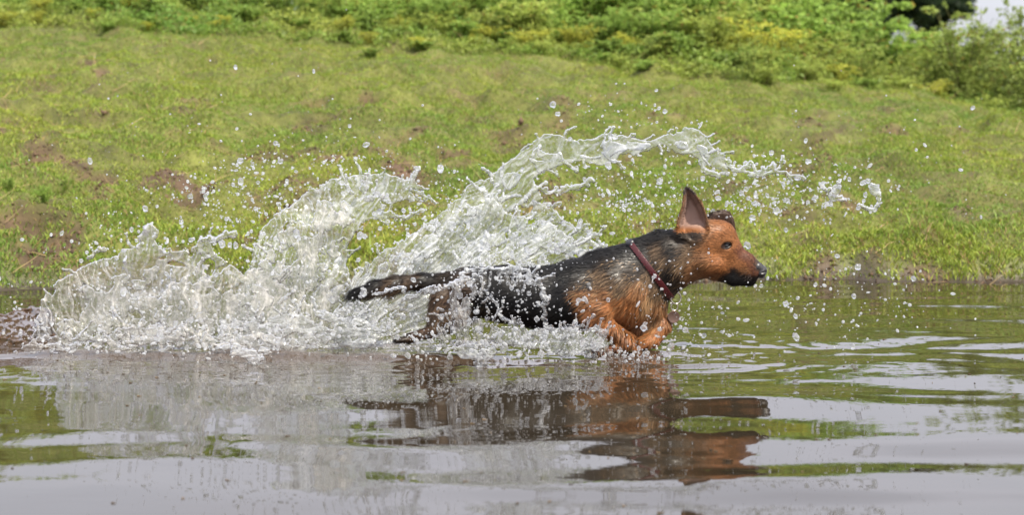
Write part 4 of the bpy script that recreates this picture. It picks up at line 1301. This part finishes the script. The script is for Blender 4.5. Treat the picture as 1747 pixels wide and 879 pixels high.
def sheet(parent, outline, y0, origin=None, wr=1.0, holes=(), strokes=(), lace=0.5, core=1.1, thick=1.7, seed=1, step=1.5, ribs=1.0, bend=None, sprout=0, mat=None, air=0.35, hole_scale=22.0, edge=9.0):
    """a thrown sheet of water: front and back faces of real thickness round a curved middle surface; sizes in photograph pixels"""
    rng = np.random.default_rng(seed)
    ol = np.array(outline, float)
    strokes = list(strokes)
    # ligaments thrown off the rim
    if sprout:
        seg = np.roll(ol, -1, 0) - ol
        ln = np.linalg.norm(seg, axis=1)
        ar = np.sign(np.sum(ol[:, 0] * np.roll(ol[:, 1], -1) - np.roll(ol[:, 0], -1) * ol[:, 1]))
        for _ in range(int(sprout * .7)):
            i = rng.choice(len(ol), p=ln / ln.sum())
            p = ol[i] + seg[i] * rng.random()
            if p[1] > 575: continue
            nrm = np.array([seg[i][1], -seg[i][0]]) / (ln[i] + 1e-9) * ar
            d = nrm * rng.uniform(.4, 1) + rng.normal(0, .5, 2)
            if origin is not None:
                g = p - np.array(origin); d = d + .8 * g / np.linalg.norm(g)
            d /= np.linalg.norm(d)
            L = rng.uniform(6, 26); r = rng.uniform(.6, 1.7)
            a = p - nrm * 6; b = p + d * L * .5 + rng.normal(0, 2, 2); c = p + d * L + rng.normal(0, 3, 2)
            strokes.append((a, b, r * 1.6, r)); strokes.append((b, c, r, r * .6))
            strokes.append((c, c + rng.normal(0, 1, 2), r * rng.uniform(1.1, 2), r * rng.uniform(1, 1.6)))
    allp = np.concatenate([ol] + [np.array([s[0], s[1]], float) for s in strokes])
    x0, q0 = allp.min(0) - 12; x1, q1 = allp.max(0) + 12
    X, Q = np.meshgrid(np.arange(x0, x1, step), np.arange(q0, q1, step), indexing='ij')
    s1, s2 = seed * 7 + 1, seed * 7 + 2
    Xw = X + 7 * noise3(X / 34, Q / 34, seed, s1) + 3.2 * noise3(X / 11, Q / 11, seed, s2)
    Qw = Q + 7 * noise3(X / 34, Q / 34, seed + 5, s1) + 3.2 * noise3(X / 11, Q / 11, seed + 5, s2)
    sd_ = -poly_sd(ol, Xw, Qw)
    if origin is not None:
        dx, dq = X - origin[0], Q - origin[1]
        r = np.hypot(dx, dq) + 1; an = np.arctan2(dq, dx)
        R0 = 230.0
        ca, cr_ = an * R0, r
    else:
        ca, cr_ = Q, X
    wv = 5 * noise3(X / 30, Q / 30, seed + 2, s1)
    ca = ca + wv
    hs = hole_scale
    n1 = fbm(ca / hs, cr_ / (hs * 1.6), seed, 3, s2)
    H = core - lace * (1 - np.clip(sd_ / 55, 0, 1)) 
    F = smin(sd_ / edge, (H - n1) * 2.2, .35)
    for (hx, hq, rx, rq) in holes:
        F = smin(F, (np.hypot((Xw - hx) / rx, (Qw - hq) / rq) - 1) * min(rx, rq) / edge, .25)
    Fc = np.clip(F, 0, 1.0)
    rib = noise3(ca / 6.0, cr_ / 95, seed, s1 + 3)
    rib2 = noise3(ca / 3.4, cr_ / 20, seed, s1 + 4)
    rip = fbm(X / 8.5, Q / 8.5, seed, 2, s2 + 5)
    T = thick * np.sqrt(Fc) * (0.35 + 0.30 * np.abs(rib) * ribs + 0.25 * np.abs(rip)) + thick * 0.4 * np.exp(-((F - .22) / .16) ** 2) * (F > 0)
    T = np.where(F > 0, T, 0)
    for (a, b, ra, rb) in strokes:
        a = np.array(a, float); b = np.array(b, float); e = b - a
        R = max(ra, rb) * 1.5 + 3
        i0, i1 = int((min(a[0], b[0]) - R - x0) / step), int((max(a[0], b[0]) + R - x0) / step) + 2
        j0, j1 = int((min(a[1], b[1]) - R - q0) / step), int((max(a[1], b[1]) + R - q0) / step) + 2
        sl = (slice(max(i0, 0), i1), slice(max(j0, 0), j1))
        xx, qq = (X * .6 + Xw * .4)[sl], (Q * .6 + Qw * .4)[sl]
        t = np.clip(((xx - a[0]) * e[0] + (qq - a[1]) * e[1]) / (e @ e + 1e-6), 0, 1)
        d2 = (xx - a[0] - t * e[0]) ** 2 + (qq - a[1] - t * e[1]) ** 2
        rr = (ra + (rb - ra) * t) * (1 + .35 * noise3(xx / 9, qq / 9, seed, 77))
        T[sl] = np.maximum(T[sl], np.sqrt(np.maximum(rr ** 2 - d2, 0)))
    inside = T > 0
    # middle surface: bends away, wrinkled along the flow
    yb = y0 + 0 * X
    if bend is not None:
        yb = yb + bend(X, Q)
    yb = yb + 0.020 * noise3(X / 60, Q / 60, seed, s1 + 6)
    yb = yb + ribs * (0.0046 * rib + 0.0016 * rib2) + wr * 0.0034 * rip + 0.0010 * noise3(X / 3.6, Q / 3.6, seed, s2 + 8)
    cell = inside[:-1, :-1] | inside[1:, :-1] | inside[:-1, 1:] | inside[1:, 1:]
    use = np.zeros(X.shape, bool)
    use[:-1, :-1] |= cell; use[1:, :-1] |= cell; use[:-1, 1:] |= cell; use[1:, 1:] |= cell
    idx = -np.ones(X.shape, np.int64); k = use.sum(); idx[use] = np.arange(k)
    th = T[use] / 600.0 * 0.8
    front = P(X[use], Q[use], yb[use] - th); back = P(X[use], Q[use], yb[use] + th)
    # shift back so thickness lies along the view axis only in depth: keep x, z of the middle
    mid = P(X[use], Q[use], yb[use])
    front[:, 0] = back[:, 0] = mid[:, 0]; front[:, 2] = back[:, 2] = mid[:, 2]
    ci = np.argwhere(cell)
    i, j = ci[:, 0], ci[:, 1]
    q4 = np.stack([idx[i, j], idx[i + 1, j], idx[i + 1, j + 1], idx[i, j + 1]], 1)
    rim_air = np.exp(-((F - .3) / .3) ** 2)
    # bubbles string out along the flow in thin bright threads
    ca = ca + 9 * noise3(X / 70, Q / 70, seed + 3, s1 + 21)
    line1 = np.exp(-(noise3(ca / 9.0, cr_ / 150, seed, s1 + 13) / .06) ** 2)
    line2 = np.exp(-(noise3(ca / 5.0 + 9, cr_ / 80, seed, s1 + 14) / .09) ** 2)
    web = np.exp(-(fbm(Xw / 13, Qw / 13, seed, 2, s1 + 15) / .09) ** 2)
    a_ = air * 0.10 + air * (1.1 * line1 + .7 * line2 + .6 * web) + 0.07 * rim_air
    a_ = a_ + air * 0.8 * sstep(.2, .75, fbm(ca / 26, cr_ / 60, seed + 9, 3, s1 + 9))
    a_ = np.clip(a_, 0, 1)[use]
    # weld the rim: where the thickness is nil the back vertex is the front vertex
    zero = ~inside[use]
    bidx = np.where(zero, np.arange(k), 0); nb = (~zero).sum()
    bidx[~zero] = k + np.arange(nb)
    V = np.concatenate([front, back[~zero]]); A_ = np.concatenate([a_, a_[~zero]])
    me = make_mesh('water_sheet', V, [q4, bidx[q4][:, ::-1]], mat or M_SPLASH, attrs={'air': A_})
    return link('water_sheet', me, parent)

def splash(label, at_px):
    o = link('water_splash', None)
    o['label'] = label; o['category'] = 'water splash'
    return o

M_MUD = mat_splash('muddy_water', 0.3, 0.55, 0.95, silt=(0.115, 0.070, 0.042))
S = splash('brown muddy swell of stirred water at the far left edge behind the splash', 0)
sheet(S, [(-60, 600), (-50, 548), (-20, 532), (10, 536), (28, 526), (55, 522), (80, 530), (92, 548), (100, 600)], 0.22, lace=.2, core=1.4, seed=51, sprout=14, ribs=.3, wr=2.2, thick=8, air=.6, mat=M_MUD, bend=lambda x, q: -0.12 * np.sin((q - 520) / 70))
# ---- the great arc thrown up behind the dog's back
S = splash('tall arching sheet of clear water curving up behind the dog and over its head', 0)
arc = [(592, 590), (585, 520), (598, 478), (640, 442), (700, 402), (760, 360), (802, 322), (850, 290), (880, 268), (905, 245), (928, 232), (958, 229), (985, 240), (1020, 233), (1060, 229), (1100, 240), (1138, 232),
       (1165, 222), (1192, 221), (1206, 236), (1220, 254), (1238, 276), (1232, 290), (1214, 284), (1195, 276), (1180, 262), (1165, 264), (1150, 254), (1130, 246), (1108, 252), (1085, 262), (1060, 265), (1040, 277),
       (1010, 280), (985, 274), (960, 283), (930, 293), (908, 306), (916, 322), (925, 340), (905, 352), (880, 348), (850, 365), (830, 400), (815, 440), (790, 480), (760, 540), (740, 590)]
fil = []
def chain(pts, r, rng_seed, drops=0.5):
    """a beaded filament of water along a polyline"""
    rg = np.random.default_rng(rng_seed)
    out = []
    pts = [np.array(p, float) for p in pts]
    for a, b in zip(pts, pts[1:]):
        n = max(2, int(np.linalg.norm(b - a) / 7))
        prev, pr = a, r * rg.uniform(.7, 1.3)
        for i in range(1, n + 1):
            c = a + (b - a) * i / n + rg.normal(0, 2.0, 2) * (i < n)
            cr2 = r * rg.uniform(.5, 1.5)
            out.append((prev, c, pr, cr2))
            if rg.random() < drops:
                t = c + rg.normal(0, 1, 2) * np.array([3.5, 3.5])
                out.append((c, t, cr2 * .8, cr2 * .5)); out.append((t, t + 1, cr2 * 1.1, cr2))
            prev, pr = c, cr2
    return out
fil += chain([(1225, 262), (1245, 285), (1262, 292), (1280, 278), (1290, 295)], 2.6, 1)
fil += chain([(1262, 292), (1300, 300), (1322, 290), (1345, 300), (1372, 306)], 2.4, 2)
fil += chain([(1300, 300), (1318, 280)], 2.8, 3) + chain([(1322, 292), (1335, 275), (1336, 270)], 2.2, 31)
fil += chain([(908, 312), (930, 328), (955, 330), (972, 322), (990, 318), (1005, 310)], 2.6, 4)
fil += chain([(1195, 276), (1205, 295), (1225, 300), (1238, 292)], 3.0, 5)
sheet(S, arc, 0.20, origin=(560, 620), strokes=fil, lace=0.55, core=1.25, wr=.55, seed=3, sprout=70, ribs=1.25, bend=lambda x, q: 0.10 * np.sin((x - 600) / 210) + 0.05 * (500 - q) / 300, air=0.34)
# a second, wrinkled fold inside the arc
sheet(S, [(600, 585), (606, 480), (660, 436), (730, 388), (790, 345), (840, 303), (885, 272), (930, 250), (985, 252), (1040, 243), (1100, 246), (1160, 238), (1200, 250), (1215, 272), (1180, 262), (1120, 250), (1060, 262), (1000, 272),
          (940, 285), (900, 300), (860, 330), (800, 380), (740, 440), (690, 500), (660, 585)], 0.13, origin=(560, 620), lace=0.8, core=0.5, wr=.6, seed=4, sprout=25, ribs=1.4, bend=lambda x, q: 0.10 * np.sin((x - 600) / 210), air=0.5)

S = splash('small hooked strand of water farthest ahead of the dog on the right', 0)
sheet(S, [(1490, 316), (1500, 316), (1503, 328), (1496, 336), (1488, 328)], 0.08, strokes=[((1497, 322), (1500, 345), 4.0, 3.4), ((1500, 345), (1489, 360), 3.4, 2.6), ((1489, 360), (1476, 356), 2.6, 3.2), ((1476, 356), (1466, 350), 2.4, 3.4)], core=2, lace=.1, seed=31, thick=3.2, air=.5)
S = splash('broken beads of water strung below the tip of the arc on the right', 0)
sheet(S, [(1408, 326), (1420, 318), (1432, 322), (1428, 334), (1412, 334)], 0.12, strokes=chain([(1400, 315), (1412, 326), (1428, 318), (1434, 308)], 3.0, 33, .3) + chain([(1412, 330), (1430, 338), (1442, 342)], 2.6, 34, .4), core=1.5, lace=.4, seed=32, thick=3, air=.5)

# ---- the torn curtain under the arc, above the dog's back
S = splash("torn lacy curtain of water hanging under the arc just above the dog's back", 0)
cur = [(690, 480), (720, 430), (790, 370), (850, 335), (880, 330), (915, 345), (930, 352), (960, 372), (985, 388), (1000, 398), (1022, 402), (1005, 412), (1030, 428), (1010, 440), (960, 452), (900, 456), (850, 470), (780, 520), (700, 560)]
fil = chain([(930, 350), (950, 365), (965, 382), (985, 395), (1000, 392)], 2.2, 6) + chain([(900, 400), (950, 392), (1000, 412), (1032, 422)], 2.8, 7) + chain([(860, 420), (920, 405), (980, 430), (1020, 436)], 2.6, 8)
sheet(S, cur, 0.24, origin=(640, 560), holes=[(884, 352, 27, 17), (945, 418, 18, 7), (860, 400, 10, 6), (975, 432, 14, 6), (905, 378, 12, 8)], strokes=fil, lace=0.75, core=0.95, seed=5, sprout=60, ribs=1.0,
      bend=lambda x, q: 0.06 * np.sin((x - 640) / 150), air=0.45)
sheet(S, [(760, 470), (800, 420), (850, 392), (890, 372), (930, 378), (975, 405), (1015, 428), (1000, 442), (940, 455), (860, 462), (800, 500)], 0.17, origin=(700, 560), lace=0.8, core=0.65, seed=6, sprout=40, ribs=.8, air=0.5)

# ---- the hooked plume in the middle
S = splash('hooked plume of clear water rising left of the arc behind the dog', 0)
mid_ = [(392, 600), (396, 520), (418, 480), (432, 440), (445, 398), (470, 368), (500, 348), (522, 333), (560, 310), (600, 298), (640, 297), (682, 303), (710, 312), (735, 322), (716, 322), (690, 318), (705, 335), (722, 345), (690, 340),
        (662, 350), (655, 362), (672, 370), (640, 374), (612, 380), (598, 400), (594, 430), (592, 450), (600, 500), (640, 560), (640, 600)]
sheet(S, mid_, 0.16, origin=(430, 720), strokes=chain([(655, 365), (690, 372), (720, 360)], 1.8, 9) + chain([(690, 318), (720, 330), (740, 345)], 1.6, 10), lace=0.55, core=1.1, wr=1.0, seed=7, sprout=60, ribs=.55,
      bend=lambda x, q: 0.08 * np.sin((x - 400) / 120) + .04 * (500 - q) / 200, air=0.36)
sheet(S, [(400, 600), (420, 500), (455, 420), (500, 372), (560, 335), (620, 318), (650, 330), (610, 362), (585, 400), (575, 460), (600, 530), (620, 600)], 0.08, origin=(520, 700), lace=0.8, core=0.4, wr=1.0, seed=8, sprout=30, ribs=.5,
      bend=lambda x, q: 0.08 * np.sin((x - 400) / 120), air=0.5, mat=M_FROTH)

# ---- the low silty mass on the left
S = splash('low pale brown mass of thrown silty water at the far left of the splash', 0)
lowm = [(50, 600), (62, 552), (72, 512), (100, 480), (140, 456), (178, 440), (212, 430), (235, 418), (243, 392), (258, 384), (268, 392), (262, 412), (288, 432), (325, 426), (345, 402), (366, 396), (360, 425), (385, 450), (420, 470), (455, 440), (500, 500), (520, 600)]
sheet(S, lowm, 0.10, origin=(250, 900), holes=[(280, 440, 9, 6), (300, 452, 14, 6), (355, 455, 12, 14), (350, 495, 16, 6)], strokes=chain([(236, 420), (246, 396), (255, 386)], 4, 11, .2) + chain([(150, 440), (168, 428), (176, 424)], 3, 12, .3) + chain([(345, 410), (380, 404), (402, 400)], 3, 13),
      lace=0.60, core=0.95, seed=9, sprout=30, ribs=.35, bend=lambda x, q: 0.06 * np.sin(x / 90), air=0.50, mat=M_FROTH, hole_scale=24)
sheet(S, [(80, 600), (90, 545), (130, 500), (200, 470), (260, 450), (330, 455), (400, 480), (470, 500), (540, 600)], 0.0, origin=(280, 900), lace=0.9, core=0.5, seed=10, sprout=14, ribs=.35, air=0.5, mat=M_FROTH)
sheet(S, [(150, 608), (170, 560), (240, 530), (320, 520), (400, 530), (480, 540), (560, 560), (600, 608)], -0.08, origin=(380, 900), lace=0.9, core=0.35, seed=11, sprout=20, ribs=.35, air=0.5, mat=M_FROTH, hole_scale=15)

# ---- the churned edge nearest the viewer
S = splash('churned ragged lip of water along the foot of the splash left of the dog', 0)
sheet(S, [(20, 604), (60, 575), (120, 566), (200, 572), (260, 560), (330, 574), (400, 560), (470, 572), (520, 585), (470, 600), (440, 615), (420, 600), (350, 602), (280, 590), (200, 600), (130, 592), (70, 604)], -0.16, lace=0.7, core=0.55, seed=12, sprout=60, ribs=.4, air=0.5, hole_scale=14, edge=6,
      strokes=chain([(395, 585), (415, 600), (430, 612), (445, 608)], 4, 14), mat=M_FROTH)
sheet(S, [(330, 604), (380, 560), (450, 540), (520, 530), (600, 540), (660, 560), (640, 590), (560, 596), (480, 600)], -0.02, lace=0.6, core=0.7, seed=13, sprout=60, ribs=.8, air=0.40, hole_scale=20)

sheet(S, [(372, 596), (400, 590), (432, 596), (468, 594), (452, 610), (440, 622), (424, 620), (410, 608), (386, 606)], -0.27, lace=0.5, core=0.6, seed=41, sprout=16, ribs=.4, air=0.45, hole_scale=12, edge=5, strokes=chain([(396, 596), (418, 610), (432, 619), (446, 614)], 3.2, 42))
sheet(S, [(60, 590), (130, 584), (190, 590), (260, 584), (330, 592), (300, 602), (230, 606), (150, 600), (90, 604)], -0.24, lace=0.8, core=0.3, seed=43, sprout=20, ribs=.4, air=0.4, hole_scale=12, edge=5)

# ---- water thrown across the flank
S = splash("frothing splash in front of the dog's belly and hind leg", 0)
sheet(S, [(748, 600), (742, 560), (752, 520), (770, 498), (800, 486), (826, 500), (836, 530), (856, 556), (880, 566), (930, 560), (985, 545), (1010, 560), (960, 580), (900, 590), (860, 590), (846, 604), (826, 622), (806, 610), (780, 598)], -0.17,
      origin=(800, 660), lace=0.7, core=0.42, seed=14, sprout=36, ribs=.8, air=0.42, hole_scale=26, mat=M_FROTH)
sheet(S, [(640, 604), (656, 584), (690, 578), (740, 580), (770, 540), (820, 560), (850, 590), (830, 604)], -0.13, origin=(740, 700), lace=0.6, core=0.25, seed=15, sprout=20, ribs=.6, air=0.4, hole_scale=24, mat=M_FROTH)
sheet(S, [(860, 560), (920, 566), (980, 556), (1040, 565), (1010, 600), (960, 606), (905, 590), (870, 590), (840, 596)], -0.19, origin=(900, 640), lace=0.4, core=0.95, seed=16, sprout=25, ribs=.8, air=0.28, hole_scale=22)
sheet(S, [(770, 596), (800, 586), (838, 588), (852, 600), (838, 612), (826, 628), (816, 628), (802, 614), (784, 608)], -0.29, lace=0.5, core=0.6, seed=44, sprout=24, ribs=.4, air=0.5, hole_scale=13, edge=5, strokes=chain([(790, 598), (812, 612), (822, 626)], 3.0, 45) + chain([(840, 596), (830, 610), (824, 622)], 2.4, 46))
S = splash("loose strands of water draped over the dog's back and rump", 0)
st = chain([(726, 500), (760, 492), (800, 478), (830, 462), (862, 462), (900, 472), (924, 488), (934, 510)], 2.6, 20, .35) + chain([(924, 488), (926, 520), (930, 556)], 2.2, 21, .3) + chain([(690, 510), (720, 498), (742, 488)], 2.0, 22, .3) \
    + chain([(800, 478), (786, 468), (812, 462)], 2.6, 23, .6) + chain([(862, 462), (880, 456), (900, 462)], 3.0, 24, .6) + chain([(930, 556), (960, 562), (990, 556)], 1.8, 25, .3) + chain([(840, 500), (850, 530), (870, 556)], 1.6, 26, .3) \
    + chain([(640, 500), (660, 496), (690, 492)], 1.6, 27, .5) + chain([(776, 540), (800, 520), (812, 500)], 2.0, 28, .5)
sheet(S, [(800, 470), (830, 458), (870, 460), (905, 468), (930, 486), (928, 500), (905, 486), (870, 474), (835, 472), (806, 484)], -0.125, strokes=st, lace=0.9, core=0.45, seed=17, sprout=20, ribs=.5, air=0.55, hole_scale=12, edge=5)

# ---- splash round the fore paws
S = splash("low splash fanning out round the dog's fore paws", 0)
sheet(S, [(900, 600), (930, 585), (960, 570), (1000, 560), (1040, 575), (1070, 598), (1100, 604), (1140, 598), (1165, 580), (1150, 606), (1120, 622), (1080, 620), (1040, 628), (1000, 620), (960, 606)], -0.15,
      origin=(1040, 660), lace=0.8, core=0.42, seed=18, sprout=60, ribs=.6, air=0.36, hole_scale=18)
sheet(S, [(985, 612), (1000, 590), (1030, 578), (1062, 590), (1090, 600), (1130, 600), (1160, 590), (1180, 600), (1140, 618), (1080, 624), (1020, 624)], -0.02,
      origin=(1060, 660), lace=0.8, core=0.4, seed=19, sprout=60, ribs=.6, air=0.4, hole_scale=15)

# ---------------------------------------------------------------- drops in the air
def ico(sub):
    t = (1 + 5 ** .5) / 2
    v = np.array([[-1,t,0],[1,t,0],[-1,-t,0],[1,-t,0],[0,-1,t],[0,1,t],[0,-1,-t],[0,1,-t],[t,0,-1],[t,0,1],[-t,0,-1],[-t,0,1]], float)
    v /= np.linalg.norm(v[0])
    f = np.array([[0,11,5],[0,5,1],[0,1,7],[0,7,10],[0,10,11],[1,5,9],[5,11,4],[11,10,2],[10,7,6],[7,1,8],[3,9,4],[3,4,2],[3,2,6],[3,6,8],[3,8,9],[4,9,5],[2,4,11],[6,2,10],[8,6,7],[9,8,1]])
    for _ in range(sub):
        vl = [tuple(a) for a in v]; cache = {}; nf = []
        def mid(a, b):
            k = (min(a, b), max(a, b))
            if k not in cache:
                m = (np.array(vl[a]) + np.array(vl[b])); m /= np.linalg.norm(m)
                vl.append(tuple(m)); cache[k] = len(vl) - 1
            return cache[k]
        for a, b, c in f:
            x, y, z = mid(a, b), mid(b, c), mid(c, a)
            nf += [[a, x, z], [b, y, x], [c, z, y], [x, y, z]]
        v = np.array(vl); f = np.array(nf)
    return v, f

# region: (words, centre x, centre q, spread x, spread q, y near, y far, count, median radius in px)
REG = [
    ("flying ahead of the dog's head under the arc's end", 1290, 330, 105, 38, -.05, .25, 620, .95),
    ("at the far right end of the flying spray", 1420, 335, 42, 34, -.05, .2, 170, 1.15),
    ('floating between the arc and the dog\'s raised ear', 1070, 330, 75, 42, 0, .28, 480, .95),
    ('thrown above the crest of the arc', 1040, 200, 70, 24, .1, .3, 90, 1.1),
    ('hanging in the gap between the plume and the arc', 700, 350, 70, 45, 0, .25, 420, .95),
    ('scattered above the middle plume', 560, 280, 90, 42, 0, .25, 260, .9),
    ('scattered left of the middle plume', 400, 370, 55, 55, -.05, .2, 330, 1.05),
    ('above the low silty mass on the left', 240, 420, 90, 40, -.1, .15, 260, 1.15),
    ("in front of the dog's flank", 850, 500, 80, 30, -.22, -.12, 420, 1.0),
    ("above the dog's back", 900, 440, 70, 20, -.1, .12, 220, 1.0),
    ("round the dog's tail", 640, 525, 55, 34, -.2, .05, 300, 1.0),
    ('in the churned foot of the splash', 330, 578, 170, 20, -.34, .08, 950, .95),
    ("low beside the dog's belly and legs", 860, 584, 110, 18, -.34, -.12, 700, 1.05),
    ("fanning out from the dog's fore paws", 1090, 610, 60, 9, -.3, .1, 360, .8),
    ("right of the dog's fore paws over the water", 1190, 575, 45, 30, -.2, .1, 200, .8),
    ("over the green water right of the dog", 1400, 530, 110, 42, -.25, .2, 260, 1.0),
    ("in front of the dog's chest", 1150, 500, 40, 45, -.25, -.12, 130, .8),
    ('alone over the grass on the left', 330, 220, 190, 85, -.1, .4, 110, .8),
    ('alone over the grass on the right', 1500, 260, 120, 90, -.1, .4, 60, .9),
    ('inside the torn curtain above the back', 880, 400, 90, 45, .05, .3, 200, 1.0),
    ('within the silty mass on the left', 260, 520, 110, 40, -.15, .15, 450, .9),
    ("within the middle plume", 520, 460, 70, 80, -.05, .2, 220, .9),
]
dc, dr, dreg = [], [], []
for k, (w, cx, cq, sx, sq, ya, yb_, n, mr_) in enumerate(REG):
    n = int(n * (1.2 if mr_ < 1.12 else .72))
    a = np.clip(RNG.normal(0, 1, (n, 2)), -2.4, 2.4)
    # drops come in small flocks
    fl_ = RNG.normal(0, 1, (max(4, n // 12), 2))
    pick = RNG.integers(0, len(fl_), n)
    a = np.where(RNG.random((n, 1)) < .5, fl_[pick] + RNG.normal(0, .16, (n, 2)), a)
    px = cx + a[:, 0] * sx; pq = cq + a[:, 1] * sq
    y = RNG.uniform(ya, yb_, n)
    c = P(px, pq, y)
    r = 1.18 * mr_ * np.exp(RNG.normal(-.18, .68, n)) / 600.0
    r = np.minimum(r, 0.0092)
    ok = c[:, 2] > 0.004
    dc.append(c[ok]); dr.append(r[ok]); dreg.append(np.full(ok.sum(), k))
dc, dr, dreg = np.concatenate(dc), np.concatenate(dr), np.concatenate(dreg)
order = np.argsort(-dr)
big, rest = order[:280], order[280:]
V1, F1 = ico(1); V0, F0 = ico(0)
def wobble(v, seed, amt):
    return v * (1 + amt * noise3(v[:, 0:1] * 1.3 + seed, v[:, 1:2] * 1.3, v[:, 2:3] * 1.3, 501))
V2, F2 = ico(2)
protos = [make_mesh('water_drop', wobble(V2, s * 3.3, .32) * np.array([1, 1, [1, 1.35, .8, 1.6, 1, 1.15][s]]), F2, M_DROP, attrs={'air': np.full(len(V2), .22)}) for s in range(6)]
for i in big:
    o = link('water_drop', protos[int(RNG.integers(6))])
    o.location = dc[i]
    o.scale = (dr[i],) * 3
    o.rotation_euler = (RNG.uniform(-.6, .6), RNG.uniform(-.8, .8), RNG.uniform(0, 6.28))
    sw = 'large' if dr[i] > 0.0055 else 'mid-sized' if dr[i] > 0.0045 else 'small'
    o['label'] = sw + ' clear water drop ' + REG[dreg[i]][0]
    o['category'] = 'water drop'
    o['group'] = sw + ' water drops ' + REG[dreg[i]][0]
vs, fs, nb = [], [], 0
for sel, (bv, bf) in ((rest[:2200], (V1, F1)), (rest[2200:], (V0, F0))):
    st_ = 1 + RNG.exponential(.4, (len(sel), 1))
    ax = RNG.normal(0, 1, (len(sel), 3)); ax /= np.linalg.norm(ax, axis=1, keepdims=True)
    v = bv[None] * dr[sel][:, None, None]
    pr = (v * ax[:, None]).sum(-1, keepdims=True)
    v = v + pr * ax[:, None] * (st_ - 1)[:, None]
    v = v + dc[sel][:, None]
    f = bf[None] + (np.arange(len(sel)) * len(bv))[:, None, None] + nb
    vs.append(v.reshape(-1, 3)); fs.append(f.reshape(-1, 3)); nb += len(sel) * len(bv)
vs = np.concatenate(vs)
link('water_spray', make_mesh('water_spray', vs, np.concatenate(fs), M_DROP, attrs={'air': np.full(len(vs), .38)}), kind='stuff', label='fine spray of thousands of small water drops round the splash')
